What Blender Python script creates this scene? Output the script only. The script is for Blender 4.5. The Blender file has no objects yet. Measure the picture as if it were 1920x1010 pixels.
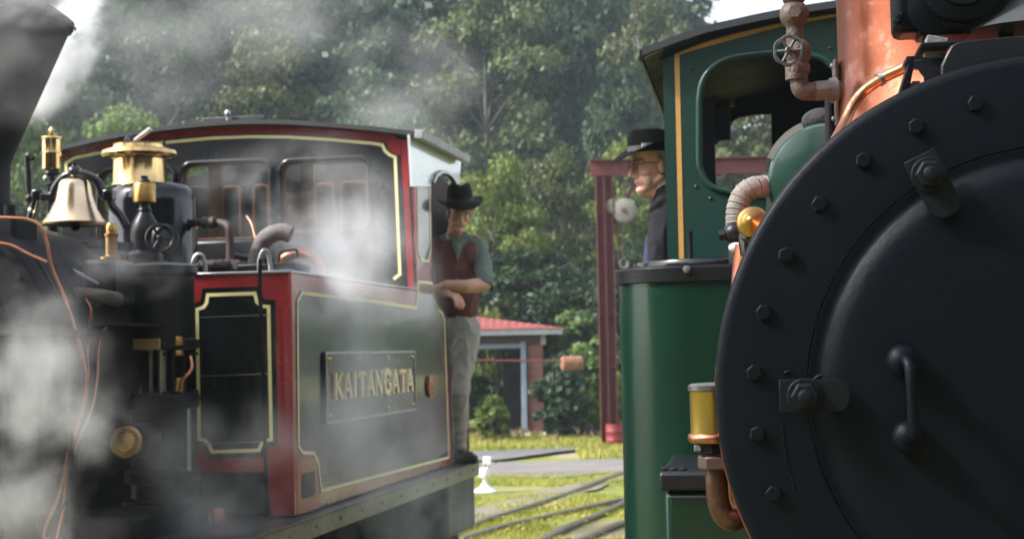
import bpy, bmesh, math, random
import numpy as np
from mathutils import Vector, Matrix, Euler, noise
from mathutils.geometry import tessellate_polygon

random.seed(7); RNG = np.random.default_rng(7)
PI = math.pi
S = bpy.context.scene
COL = bpy.data.collections.new('yard'); S.collection.children.link(COL)
rad = math.radians

# ------------------------------------------------------------------ camera
FPX = 2900.0                       # focal length in pixels of the 1920 wide photograph
EYE = Vector((0, 0, 1.69))
PITCH = math.atan(154 / FPX); ROLL = rad(1.1)
_f = Vector((0, math.cos(PITCH), math.sin(PITCH)))
_u0 = Vector((0, -math.sin(PITCH), math.cos(PITCH))); _r0 = Vector((1, 0, 0))
CR = _r0 * math.cos(ROLL) - _u0 * math.sin(ROLL)
CU = _r0 * math.sin(ROLL) + _u0 * math.cos(ROLL)
cam = bpy.data.cameras.new('camera'); camo = bpy.data.objects.new('camera', cam); COL.objects.link(camo)
camo.matrix_world = Matrix(((CR.x, CU.x, -_f.x, EYE.x), (CR.y, CU.y, -_f.y, EYE.y), (CR.z, CU.z, -_f.z, EYE.z), (0, 0, 0, 1)))
cam.sensor_width = 36; cam.lens = 36 * FPX / 1920
cam.clip_start = .05; cam.clip_end = 900
cam.dof.use_dof = True; cam.dof.focus_distance = 3.35; cam.dof.aperture_fstop = 7.5
S.camera = camo

# ------------------------------------------------------------------ world, sun, exposure
SUN_EL, SUN_AZ = rad(42), rad(-104)          # bright overcast, the sun high on the left, a little behind the camera
W = bpy.data.worlds.new('World'); S.world = W; W.use_nodes = True
nt = W.node_tree; nt.nodes.clear()
sky = nt.nodes.new('ShaderNodeTexSky'); sky.sky_type = 'NISHITA'; sky.sun_disc = False
sky.sun_elevation = SUN_EL; sky.sun_rotation = SUN_AZ; sky.dust_density = 3; sky.air_density = 1.0
hs = nt.nodes.new('ShaderNodeHueSaturation'); hs.inputs['Saturation'].default_value = .42; hs.inputs['Value'].default_value = 1.35
tcw = nt.nodes.new('ShaderNodeTexCoord'); nzw = nt.nodes.new('ShaderNodeTexNoise'); nzw.inputs['Scale'].default_value = 2.2; nzw.inputs['Detail'].default_value = 5
crw = nt.nodes.new('ShaderNodeMapRange'); crw.inputs['From Min'].default_value = .3; crw.inputs['From Max'].default_value = .75
crw.inputs['To Min'].default_value = .75; crw.inputs['To Max'].default_value = 1.35
mlw = nt.nodes.new('ShaderNodeVectorMath'); mlw.operation = 'SCALE'
bg = nt.nodes.new('ShaderNodeBackground'); bg.inputs['Strength'].default_value = .15
wo = nt.nodes.new('ShaderNodeOutputWorld')
L = nt.links.new
L(sky.outputs[0], hs.inputs['Color']); L(tcw.outputs['Generated'], nzw.inputs['Vector']); L(nzw.outputs[0], crw.inputs[0])
L(hs.outputs[0], mlw.inputs[0]); L(crw.outputs[0], mlw.inputs['Scale']); L(mlw.outputs[0], bg.inputs[0]); L(bg.outputs[0], wo.inputs[0])
sl = bpy.data.lights.new('sun', 'SUN'); sl.energy = 3.0; sl.angle = rad(5); sl.color = (1, .975, .94)
so = bpy.data.objects.new('sun', sl); COL.objects.link(so)
sdir = Vector((math.sin(SUN_AZ) * math.cos(SUN_EL), math.cos(SUN_AZ) * math.cos(SUN_EL), math.sin(SUN_EL)))
so.rotation_euler = sdir.to_track_quat('Z', 'Y').to_euler(); so.location = (10, -5, 30)
S.view_settings.view_transform = 'Standard'; S.view_settings.look = 'None'
S.view_settings.exposure = 1.0; S.view_settings.gamma = 1; S.view_settings.use_curve_mapping = False
S.cycles.volume_step_rate = 1.0; S.cycles.volume_max_steps = 64; S.cycles.volume_bounces = 3
S.cycles.max_bounces = 8; S.cycles.transparent_max_bounces = 16; S.cycles.use_denoising = True
S.cycles.sample_clamp_indirect = 6

# ------------------------------------------------------------------ frames: photograph pixel -> point
def ray(px, py):
    return (_f * FPX + CR * (px - 960) - CU * (py - 505))
def at(px, py, d):
    "point seen at the pixel, d metres in front of the camera (world Y)"
    r = ray(px, py); return EYE + r * (d / r.y)
def on_ground(px, py, z=0.0):
    r = ray(px, py); return EYE + r * ((z - EYE.z) / r.z)
class Frame:
    def __init__(s, loc, yaw):
        s.loc = Vector(loc); s.M = Matrix.Translation(s.loc) @ Matrix.Rotation(-yaw, 4, 'Z'); s.I = s.M.inverted(); s.yaw = yaw
    def pt(s, px, py, axis, val):
        o = s.I @ EYE; r = s.I.to_3x3() @ ray(px, py); i = 'xyz'.index(axis)
        return o + r * ((val - o[i]) / r[i])
    def at(s, px, py, d): return s.I @ at(px, py, d)

# ------------------------------------------------------------------ materials
MATS = {}
def mat(name, col, rough=.5, metal=0., var=.25, vscale=6., col2=None, bump=.15, bscale=60., coat=0., dirt=0., dirtcol=(.12, .1, .08), rvar=.15, spec=.5, coatr=.05, coatior=1.5, stretch=(1, 1, 1)):
    if name in MATS: return MATS[name]
    m = bpy.data.materials.new(name); m.use_nodes = True; n = m.node_tree; N = n.nodes.new; K = n.links.new
    b = n.nodes['Principled BSDF']; b.inputs['Coat IOR'].default_value = coatior
    tc = N('ShaderNodeTexCoord'); mp = N('ShaderNodeMapping'); mp.inputs['Scale'].default_value = stretch
    K(tc.outputs['Object'], mp.inputs[0])
    n1 = N('ShaderNodeTexNoise'); n1.inputs['Scale'].default_value = vscale; n1.inputs['Detail'].default_value = 6; n1.inputs['Roughness'].default_value = .65
    K(mp.outputs[0], n1.inputs['Vector'])
    mx = N('ShaderNodeMix'); mx.data_type = 'RGBA'
    c2 = col2 or tuple(c * (1 - var) for c in col)
    mx.inputs[6].default_value = (*col, 1); mx.inputs[7].default_value = (*c2, 1)
    cr = N('ShaderNodeMapRange'); cr.inputs[1].default_value = .35; cr.inputs[2].default_value = .68
    K(n1.outputs[0], cr.inputs[0]); K(cr.outputs[0], mx.inputs[0]); last = mx.outputs[2]
    if dirt > 0:
        n3 = N('ShaderNodeTexNoise'); n3.inputs['Scale'].default_value = vscale * 2.7; n3.inputs['Detail'].default_value = 8; n3.inputs['Roughness'].default_value = .7
        K(tc.outputs['Object'], n3.inputs['Vector'])
        r3 = N('ShaderNodeMapRange'); r3.inputs[1].default_value = .52; r3.inputs[2].default_value = .72; r3.inputs[4].default_value = dirt
        K(n3.outputs[0], r3.inputs[0]); m3 = N('ShaderNodeMix'); m3.data_type = 'RGBA'; m3.inputs[7].default_value = (*dirtcol, 1)
        K(last, m3.inputs[6]); K(r3.outputs[0], m3.inputs[0]); last = m3.outputs[2]
    K(last, b.inputs['Base Color'])
    n2 = N('ShaderNodeTexNoise'); n2.inputs['Scale'].default_value = bscale; n2.inputs['Detail'].default_value = 4
    K(mp.outputs[0], n2.inputs['Vector'])
    rr = N('ShaderNodeMapRange'); rr.inputs[3].default_value = max(.02, rough - rvar); rr.inputs[4].default_value = min(1, rough + rvar)
    K(n1.outputs[0], rr.inputs[0]); K(rr.outputs[0], b.inputs['Roughness'])
    if bump > 0:
        bp = N('ShaderNodeBump'); bp.inputs['Strength'].default_value = bump; bp.inputs['Distance'].default_value = .004
        K(n2.outputs[0], bp.inputs['Height']); K(bp.outputs[0], b.inputs['Normal'])
    b.inputs['Metallic'].default_value = metal; b.inputs['Coat Weight'].default_value = coat; b.inputs['Coat Roughness'].default_value = coatr
    b.inputs['Specular IOR Level'].default_value = spec
    MATS[name] = m; return m

CLAMP = mat('worn_iron_clamp', (.0035, .005, .0075), .5, 0., var=.5, vscale=14, dirt=.5, dirtcol=(.012, .010, .009), bump=.4, bscale=110, spec=.16)
BLACK = mat('black_loco_paint', (.007, .008, .011), .36, var=.4, dirt=.3, dirtcol=(.018, .017, .017), bump=.25, bscale=90, spec=.3)
SMOKEBOX = mat('smokebox_black', (.0014, .0030, .0060), .46, var=.45, vscale=3, dirt=.55, dirtcol=(.0042, .0064, .0100), bump=.22, bscale=75, rvar=.1, spec=.12)
GLOSS_BLACK = mat('gloss_black', (.004, .005, .008), .16, var=.3, coat=.3, bump=.04, spec=.35)
SOOT = mat('sooty_iron', (.010, .010, .011), .65, var=.5, dirt=.4, dirtcol=(.018, .017, .017), bump=.3, bscale=50, spec=.15)
PANEL = mat('dark_panel_paint', (.006, .008, .008), .16, var=.35, vscale=2.5, coat=.65, coatior=1.5, spec=.35, dirt=.12, dirtcol=(.03, .03, .028), bump=.04, bscale=12, rvar=.06)
RED = mat('maroon_red_paint', (.30, .018, .022), .3, var=.3, vscale=4, coat=.5, dirt=.2, dirtcol=(.1, .015, .015), bump=.08)
YELLOW = mat('cream_lining', (.86, .77, .38), .4, var=.15, bump=.05)
BRASS = mat('polished_brass', (.74, .50, .22), .16, 1., var=.3, vscale=9, bump=.1, bscale=30, rvar=.08, dirt=.2, dirtcol=(.35, .2, .07))
BRASS_OLD = mat('dull_brass', (.50, .30, .10), .34, 1., var=.4, vscale=14, bump=.2, dirt=.4, dirtcol=(.16, .09, .04))
BELLM = mat('bell_brass', (.97, .74, .48), .27, 1., var=.12, vscale=5, bump=.05, rvar=.06)
COPPER = mat('copper_sheet', (.46, .155, .085), .34, .95, var=.3, vscale=5.5, col2=(.27, .075, .045), bump=.5, bscale=7, rvar=.16, dirt=.75, dirtcol=(.66, .40, .30), stretch=(1, 1, .5))
COPPER_PIPE = mat('copper_pipe', (.52, .22, .13), .34, 1., var=.35, vscale=20, bump=.2, dirt=.35, dirtcol=(.25, .1, .05))
RUSTY = mat('rusty_pipe', (.092, .066, .057), .62, .35, var=.4, vscale=22, dirt=.5, dirtcol=(.15, .13, .115), bump=.6, bscale=120)
STEEL = mat('bare_steel', (.42, .42, .43), .32, .9, var=.25, vscale=18, bump=.15, dirt=.2, dirtcol=(.2, .18, .16))
GREYP = mat('grey_flange', (.14, .14, .135), .6, .3, var=.3, vscale=30, bump=.5)
GREEN = mat('gloss_green_paint', (.0012, .021, .012), .30, var=.35, vscale=2, coat=.30, bump=.05, bscale=9, rvar=.08, spec=.35, dirt=.15, dirtcol=(.004, .024, .014))
GREEN_CAB = mat('satin_green_paint', (.004, .032, .024), .36, var=.2, vscale=3, coat=.15, bump=.12, bscale=26, dirt=.1, dirtcol=(.02, .05, .04))
GREEN_TANK = mat('reservoir_green', (.004, .034, .024), .34, var=.2, vscale=4, coat=.25, bump=.08, dirt=.1, dirtcol=(.04, .1, .07))
OCHRE = mat('ochre_lining', (.50, .27, .07), .45, var=.15)
WOOD = mat('varnished_wood', (.22, .085, .035), .4, var=.4, vscale=5, stretch=(6, 6, .6), bump=.15, coat=.3)
LAG = mat('asbestos_lagging', (.23, .205, .19), .9, var=.35, vscale=25, bump=.7, bscale=150, dirt=.3, dirtcol=(.16, .12, .10))
ROOFC = mat('cab_roof_canvas', (.03, .032, .034), .65, var=.3, bump=.3)
GUTTER = mat('weathered_roof_edge', (.42, .42, .41), .55, var=.35, vscale=14, bump=.3)
OLIVE = mat('olive_frame_edge', (.22, .21, .14), .55, var=.35, vscale=8, dirt=.4, dirtcol=(.09, .08, .06), bump=.3)
SIDE_GLARE = mat('sky_glare_panel', (.80, .80, .80), .22, var=.08, coat=.8, bump=.03, dirt=.08, dirtcol=(.4, .38, .36))  # white of the reflected sky painted into the panel's base colour
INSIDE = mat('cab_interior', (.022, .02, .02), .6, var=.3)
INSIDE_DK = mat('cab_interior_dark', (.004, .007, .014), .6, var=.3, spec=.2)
def glass(name, tint=(.95, .96, .95), r=.02, gain=1.0):
    m = bpy.data.materials.new(name); m.use_nodes = True; n = m.node_tree; n.nodes.clear()
    o = n.nodes.new('ShaderNodeOutputMaterial'); t = n.nodes.new('ShaderNodeBsdfTransparent'); g = n.nodes.new('ShaderNodeBsdfGlossy')
    mx = n.nodes.new('ShaderNodeMixShader'); fr = n.nodes.new('ShaderNodeFresnel'); fr.inputs[0].default_value = 1.5
    ml = n.nodes.new('ShaderNodeMath'); ml.operation = 'MULTIPLY'; ml.inputs[1].default_value = gain
    t.inputs[0].default_value = (*tint, 1); g.inputs['Roughness'].default_value = r
    n.links.new(fr.outputs[0], ml.inputs[0]); n.links.new(ml.outputs[0], mx.inputs[0])
    n.links.new(t.outputs[0], mx.inputs[1]); n.links.new(g.outputs[0], mx.inputs[2]); n.links.new(mx.outputs[0], o.inputs[0]); return m
GLASS = glass('window_glass', (.9, .92, .9))

# ------------------------------------------------------------------ mesh builder
class MB:
    def __init__(s): s.v = []; s.f = []
    def add(s, vs, fs, M=None):
        o = len(s.v)
        s.v += [tuple(M @ Vector(p)) if M is not None else tuple(p) for p in vs]
        s.f += [tuple(i + o for i in f) for f in fs]; return s
    def box(s, c, size, rot=None):
        x, y, z = (a / 2 for a in size)
        vs = [(-x, -y, -z), (x, -y, -z), (x, y, -z), (-x, y, -z), (-x, -y, z), (x, -y, z), (x, y, z), (-x, y, z)]
        M = Matrix.Translation(c) @ (rot.to_4x4() if rot is not None else Matrix())
        return s.add(vs, [(0, 3, 2, 1), (4, 5, 6, 7), (0, 1, 5, 4), (1, 2, 6, 5), (2, 3, 7, 6), (3, 0, 4, 7)], M)
    def bar(s, a, b, w, h, up=(0, 0, 1)):
        a = Vector(a); b = Vector(b); d = (b - a); l = d.length; d.normalize(); up = Vector(up)
        r = d.cross(up).normalized(); u = r.cross(d)
        M = Matrix(((r.x, d.x, u.x), (r.y, d.y, u.y), (r.z, d.z, u.z)))
        return s.box((a + b) / 2, (w, l, h), M)
    def lathe(s, prof, o=(0, 0, 0), axis=(0, 0, 1), n=24, cap=True, sx=1.0):
        "prof = [(r, h)...] turned round axis"
        q = Vector(axis).to_track_quat('Z', 'Y').to_matrix().to_4x4(); M = Matrix.Translation(o) @ q
        vs = []; fs = []
        for r, h in prof:
            for k in range(n):
                a = 2 * PI * k / n; vs.append((r * math.cos(a) * sx, r * math.sin(a), h))
        for j in range(len(prof) - 1):
            for k in range(n):
                k2 = (k + 1) % n; fs.append((j * n + k, j * n + k2, (j + 1) * n + k2, (j + 1) * n + k))
        if cap:
            fs.append(tuple(range(n))[::-1]); fs.append(tuple((len(prof) - 1) * n + k for k in range(n)))
        return s.add(vs, fs, M)
    def cyl(s, a, b, r, r2=None, n=20):
        a = Vector(a); b = Vector(b); d = b - a
        return s.lathe([(r, 0), (r if r2 is None else r2, d.length)], a, d, n)
    def tube(s, pts, r, n=12, cap=True, rf=None):
        P = [Vector(p) for p in pts]; T = []
        for i in range(len(P)):
            T.append((P[min(i + 1, len(P) - 1)] - P[max(i - 1, 0)]).normalized())
        nrm = T[0].orthogonal().normalized(); vs = []; fs = []
        for i, (p, t) in enumerate(zip(P, T)):
            nrm = (nrm - t * nrm.dot(t)).normalized(); bn = t.cross(nrm); rr = r if rf is None else rf(i)
            for k in range(n):
                a = 2 * PI * k / n; vs.append(p + (nrm * math.cos(a) + bn * math.sin(a)) * rr)
        for i in range(len(P) - 1):
            for k in range(n):
                k2 = (k + 1) % n; fs.append((i * n + k, i * n + k2, (i + 1) * n + k2, (i + 1) * n + k))
        if cap: fs += [tuple(range(n))[::-1], tuple((len(P) - 1) * n + k for k in range(n))]
        return s.add(vs, fs)
    def sphere(s, c, r, n=16, m=10, rot=None):
        r = (r, r, r) if not hasattr(r, '__len__') else r; vs = []; fs = []
        for j in range(1, m):
            t = PI * j / m
            for k in range(n):
                a = 2 * PI * k / n; vs.append((r[0] * math.sin(t) * math.cos(a), r[1] * math.sin(t) * math.sin(a), r[2] * math.cos(t)))
        vs += [(0, 0, r[2]), (0, 0, -r[2])]; T = len(vs) - 2
        for j in range(m - 2):
            for k in range(n):
                k2 = (k + 1) % n; fs.append((j * n + k, (j + 1) * n + k, (j + 1) * n + k2, j * n + k2))
        for k in range(n):
            k2 = (k + 1) % n; fs.append((T, k, k2)); fs.append((T + 1, (m - 2) * n + k2, (m - 2) * n + k))
        M = Matrix.Translation(c) @ (rot.to_4x4() if rot is not None else Matrix())
        return s.add(vs, fs, M)
    def plate(s, outer, holes, to3, th):
        "flat sheet with holes; to3(a, b, depth) gives the 3-D point, th its thickness"
        loops = [outer] + list(holes)
        tris = tessellate_polygon([[Vector((a, b, 0)) for a, b in lp] for lp in loops])
        flat = [p for lp in loops for p in lp]; n = len(flat)
        vs = [to3(a, b, 0) for a, b in flat] + [to3(a, b, th) for a, b in flat]
        fs = [tuple(t) for t in tris] + [tuple(i + n for i in t)[::-1] for t in tris]
        o = 0
        for lp in loops:
            m = len(lp)
            for i in range(m): j = (i + 1) % m; fs.append((o + i, o + j, o + j + n, o + i + n))
            o += m
        return s.add(vs, fs)
    def ribbon(s, pts, w, to3, th, closed=False, d0=0.0):
        P = [Vector((a, b)) for a, b in pts]; n = len(P); Lp = []; Rp = []
        for i in range(n):
            a = P[(i - 1) % n] if (closed or i > 0) else None; c = P[(i + 1) % n] if (closed or i < n - 1) else None; b = P[i]
            d1 = (b - a).normalized() if a is not None else (c - b).normalized()
            d2 = (c - b).normalized() if c is not None else d1
            n1 = Vector((-d1.y, d1.x)); n2 = Vector((-d2.y, d2.x)); m = (n1 + n2)
            m = m.normalized() if m.length > 1e-6 else n1
            k = w / 2 / max(.35, m.dot(n1)); Lp.append(b + m * k); Rp.append(b - m * k)
        vs = []
        for p, q in zip(Lp, Rp): vs += [to3(p.x, p.y, d0), to3(q.x, q.y, d0), to3(p.x, p.y, d0 + th), to3(q.x, q.y, d0 + th)]
        fs = []
        for i in range(n if closed else n - 1):
            a = 4 * i; b = 4 * ((i + 1) % n)
            fs += [(a, b, b + 1, a + 1), (a + 2, a + 3, b + 3, b + 2), (a, a + 2, b + 2, b), (a + 1, b + 1, b + 3, a + 3)]
        if not closed: fs += [(0, 1, 3, 2), (4 * n - 4, 4 * n - 2, 4 * n - 1, 4 * n - 3)]
        return s.add(vs, fs)
    def mesh(s, name, m, smooth=40, fixn=True):
        me = bpy.data.meshes.new(name); me.from_pydata(s.v, [], s.f); me.validate()
        if fixn:
            bm = bmesh.new(); bm.from_mesh(me); bmesh.ops.recalc_face_normals(bm, faces=bm.faces); bm.to_mesh(me); bm.free()
        if smooth:
            me.shade_smooth(); me.set_sharp_from_angle(angle=rad(smooth))
        if m is not None: me.materials.append(m)
        return me
    def build(s, name, m, parent=None, bevel=0, smooth=40, label=None, fixn=True, seg=2):
        o = bpy.data.objects.new(name, s.mesh(name, m, smooth, fixn)); COL.objects.link(o)
        if parent is not None: o.parent = parent
        if bevel:
            b = o.modifiers.new('Bevel', 'BEVEL'); b.width = bevel; b.segments = seg; b.limit_method = 'ANGLE'; b.angle_limit = rad(35); b.use_clamp_overlap = True
        if label: o['label'] = label
        return o

def thing(name, label, cat, loc=(0, 0, 0), yaw=0, group=None):
    o = bpy.data.objects.new(name, None); COL.objects.link(o); o.empty_display_size = .2
    o.location = loc; o.rotation_euler = (0, 0, yaw); o['label'] = label; o['category'] = cat
    if group: o['group'] = group
    return o
def tag(o, label=None, cat=None, group=None, kind=None):
    if label: o['label'] = label
    if cat: o['category'] = cat
    if group: o['group'] = group
    if kind: o['kind'] = kind
    return o
def copy_part(o, parent, loc=None, rot=None):
    c = o.copy(); COL.objects.link(c); c.parent = parent
    if loc is not None: c.location = loc
    if rot is not None: c.rotation_euler = rot
    return c
def catmull(pts, n=8):
    P = [Vector(p) for p in pts]; P = [P[0] * 2 - P[1]] + P + [P[-1] * 2 - P[-2]]; out = []
    for i in range(1, len(P) - 2):
        for k in range(n):
            t = k / n; a, b, c, d = P[i - 1], P[i], P[i + 1], P[i + 2]
            out.append(.5 * ((2 * b) + (c - a) * t + (2 * a - 5 * b + 4 * c - d) * t * t + (3 * b - a - 3 * c + d) * t ** 3))
    out.append(P[-2]); return out
def rrect(x0, z0, x1, z1, r, n=5, tilt=None):
    out = []
    for cx, cz, a0 in ((x1 - r, z1 - r, 0), (x0 + r, z1 - r, 90), (x0 + r, z0 + r, 180), (x1 - r, z0 + r, 270)):
        for k in range(n + 1):
            a = rad(a0 + 90 * k / n); out.append((cx + r * math.cos(a), cz + r * math.sin(a)))
    return out
def hexbolt(mb, c, axis, r, h, stud=0):
    mb.lathe([(r, 0), (r, h * .8), (r * .86, h)], c, axis, 6)
    if stud: mb.lathe([(r * .5, h * .9), (r * .5, h * .9 + stud), (r * .35, h * .9 + stud * 1.15)], c, axis, 12)
def dome(mb, c, axis, r):
    mb.lathe([(r, 0), (r * .86, r * .45), (r * .5, r * .75), (.0005, r * .85)], c, axis, 10)

# ================================================================== the setting
def grassmat():
    m = bpy.data.materials.new('grass_ground'); m.use_nodes = True; n = m.node_tree; N = n.nodes.new; K = n.links.new; b = n.nodes['Principled BSDF']
    tc = N('ShaderNodeTexCoord')
    def nz(s, d=6):
        x = N('ShaderNodeTexNoise'); x.inputs['Scale'].default_value = s; x.inputs['Detail'].default_value = d; x.inputs['Roughness'].default_value = .65; K(tc.outputs['Object'], x.inputs[0]); return x
    def ramp(src, stops):
        r = N('ShaderNodeValToRGB'); K(src, r.inputs[0]); e = r.color_ramp.elements
        for i, (p, c) in enumerate(stops):
            el = e[i] if i < 2 else e.new(p)
            el.position = p; el.color = (*c, 1)
        return r
    a = ramp(nz(.9).outputs[0], [(.3, (.17, .20, .03)), (.7, (.32, .30, .06)), (.5, (.24, .27, .035)), (.85, (.34, .28, .13))])
    c = ramp(nz(9).outputs[0], [(.35, (.45, .45, .42)), (.7, (1.1, 1.1, 1))])
    mx = N('ShaderNodeMix'); mx.data_type = 'RGBA'; mx.blend_type = 'MULTIPLY'; mx.inputs[0].default_value = .8
    K(a.outputs[0], mx.inputs[6]); K(c.outputs[0], mx.inputs[7])
    d = nz(.55, 8); dr = N('ShaderNodeMapRange'); dr.inputs[1].default_value = .5; dr.inputs[2].default_value = .62; K(d.outputs[0], dr.inputs[0])
    m2 = N('ShaderNodeMix'); m2.data_type = 'RGBA'; m2.inputs[7].default_value = (.33, .27, .18, 1)
    K(mx.outputs[2], m2.inputs[6]); K(dr.outputs[0], m2.inputs[0]); K(m2.outputs[2], b.inputs[0]); b.inputs['Roughness'].default_value = .9
    bp = N('ShaderNodeBump'); bp.inputs['Distance'].default_value = .03; bp.inputs['Strength'].default_value = .8; K(nz(40).outputs[0], bp.inputs['Height']); K(bp.outputs[0], b.inputs['Normal'])
    return m
GRASSG = grassmat()
ROAD = mat('dirt_road', (.20, .185, .175), .9, var=.35, vscale=1.2, dirt=.5, dirtcol=(.12, .11, .10), bump=.8, bscale=20, stretch=(.5, 1.5, 1))
ASPH = mat('old_asphalt', (.16, .155, .15), .85, var=.3, vscale=1.5, dirt=.4, dirtcol=(.16, .15, .14), bump=.6, bscale=25)
BALLAST = mat('dirty_ballast', (.24, .21, .16), .95, var=.45, vscale=7, dirt=.5, dirtcol=(.13, .15, .05), bump=.9, bscale=40)
RAIL = mat('rusty_rail', (.10, .075, .06), .6, .4, var=.3, vscale=10, bump=.3)
RAILTOP = mat('worn_rail_top', (.26, .23, .21), .4, .8, var=.2)
SLEEPER = mat('sleeper_wood', (.10, .085, .07), .9, var=.4, vscale=8, bump=.5)

# ground: one sheet to the horizon
mb = MB(); nx = 60
xs = np.concatenate([np.linspace(-400, -30, 12), np.linspace(-28, 40, 50), np.linspace(45, 400, 12)]); ys = np.concatenate([np.linspace(-60, -4, 8), np.linspace(-2, 50, 60), np.linspace(55, 500, 14)])
def gz(x, y):
    return 0.0 if y < 11 else .035 * (noise.noise(Vector((x * .5, y * .5, 0)))) * min(1, (y - 11) / 3) - .01
for y in ys:
    for x in xs: mb.v.append((x, y, gz(x, y)))
w = len(xs)
for j in range(len(ys) - 1):
    for i in range(w - 1): mb.f.append((j * w + i, j * w + i + 1, (j + 1) * w + i + 1, (j + 1) * w + i))
tag(mb.build('ground', GRASSG, fixn=False), kind='structure')
def ground_sheet(name, m, pix, z, n=14, wob=.12):
    "closed strip between two pixel polylines laid on the ground"
    a, b = pix; A = catmull([on_ground(*p) for p in a], n); B = catmull([on_ground(*p) for p in b], n); mb = MB(); k = 5
    for i, (p, q) in enumerate(zip(A, B)):
        for j in range(k + 1):
            t = j / k; r = p.lerp(q, t)
            if j in (0, k): r = r + Vector((0, wob * noise.noise(r * 1.7), 0))
            mb.v.append((r.x, r.y, gz(r.x, r.y) + z))
    for i in range(len(A) - 1):
        for j in range(k): mb.f.append((i * (k + 1) + j, (i + 1) * (k + 1) + j, (i + 1) * (k + 1) + j + 1, i * (k + 1) + j + 1))
    return tag(mb.build(name, m, fixn=False), kind='structure')
ground_sheet('dirt_road', ROAD, ([(400, 905), (700, 899), (900, 896), (1040, 896), (1160, 886), (1300, 880), (1600, 872)], [(400, 872), (700, 870), (900, 867), (1040, 868), (1160, 863), (1300, 861), (1600, 857)]), .03)
ground_sheet('asphalt_path', ASPH, ([(400, 872), (700, 869), (880, 866), (960, 862), (1050, 851), (1130, 842), (1160, 838)], [(400, 852), (700, 850), (880, 847), (960, 846), (1050, 841), (1125, 836), (1160, 833)]), .045)
ground_sheet('ballast_bed', BALLAST, ([(560, 1080), (800, 1012), (900, 985), (1000, 955), (1080, 930), (1180, 895), (1300, 860)], [(560, 1040), (800, 975), (900, 950), (1000, 926), (1080, 905), (1180, 878), (1300, 848)]), .024, wob=.3)
mb = MB(); n_ = 24
for j in range(n_ + 1):
    for i in range(9):
        x = 4.6 + 16 * i / 8 + (.5 * noise.noise(Vector((j * .7, i, 4))) if i in (0, 8) else 0); y = 13 + 55 * j / n_; mb.v.append((x + .08 * (y - 13), y, .05))
for j in range(n_):
    for i in range(8): mb.f.append((j * 9 + i, j * 9 + i + 1, (j + 1) * 9 + i + 1, (j + 1) * 9 + i))
tag(mb.build('dark_reflection_ground', mat('reflection_darkener', (.05, .048, .045), .9, var=.4, vscale=2, dirt=.4, dirtcol=(.11, .10, .08), bump=.8, bscale=20), fixn=False), kind='structure')  # unseen dark ground, added to darken reflections in the red tank side
# rails: each rail a length of real section on the ground
def rail(pix, label):
    P = catmull([on_ground(*p, z=.0) for p in pix], 10)
    t = thing('rail', label, 'rail', (P[0].x, P[0].y, 0), 0, 'rails in the grass'); o = Vector((P[0].x, P[0].y, 0))
    def sweep(name, prof, m):
        mb = MB(); k = len(prof)
        for i, p in enumerate(P):
            d = (P[min(i + 1, len(P) - 1)] - P[max(i - 1, 0)]); d.z = 0; d.normalize(); s = Vector((d.y, -d.x, 0))
            for a, z in prof: q = p + s * a - o; mb.v.append((q.x, q.y, z - .055 + max(gz(p.x, p.y), -.01)))
        for i in range(len(P) - 1):
            for j in range(k): mb.f.append((i * k + j, i * k + (j + 1) % k, (i + 1) * k + (j + 1) % k, (i + 1) * k + j))
        mb.f += [tuple(range(k)), tuple((len(P) - 1) * k + j for j in range(k))]
        return mb.build(name, m, t, smooth=30)
    sweep('web', [(-.04, .0), (.04, .0), (.04, .02), (.012, .035), (.012, .078), (-.012, .078), (-.012, .035), (-.04, .02)], RAIL)
    sweep('head', [(-.028, .0782), (.028, .0782), (.028, .105), (.02, .11), (-.02, .11), (-.028, .105)], RAILTOP)
rail([(700, 1046), (860, 1000), (950, 966), (1060, 930), (1172, 888), (1300, 850)], 'far rail running along the pale ballast beyond the locomotive')
rail([(760, 1046), (880, 1010), (1040, 968), (1168, 940), (1300, 915)], 'middle rail crossing the grass in front of the ballast')
rail([(960, 1042), (1035, 1008), (1100, 978), (1160, 950), (1230, 905)], 'rail branching away through the yellow flowered grass')
rail([(1000, 1046), (1110, 1008), (1168, 987), (1300, 950)], 'nearest rail in the bottom corner beside the green tank')
# hill
def hh(x, y):
    a = x / max(y, 1); side = min(1, max(0, (.22 - a) / .14)); side = side * side * (3 - 2 * side)
    t = min(1, max(0, (y - 44) / 50)); return (side * t * 13 + max(0, min(1, (-.1 - a) / .2)) * t * 7) + .8 * noise.noise(Vector((x * .08, y * .08, 3))) * side * t * 2 - .3
mb = MB(); gx = np.linspace(-75, 45, 60); gy = np.linspace(43, 190, 50)
for y in gy:
    for x in gx: mb.v.append((x, y, hh(x, y)))
for j in range(49):
    for i in range(59): mb.f.append((j * 60 + i, j * 60 + i + 1, (j + 1) * 60 + i + 1, (j + 1) * 60 + i))
tag(mb.build('hill', mat('hill_undergrowth', (.035, .05, .018), .95, var=.5, vscale=.8, bump=.5, bscale=4), fixn=False), kind='structure')

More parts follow.
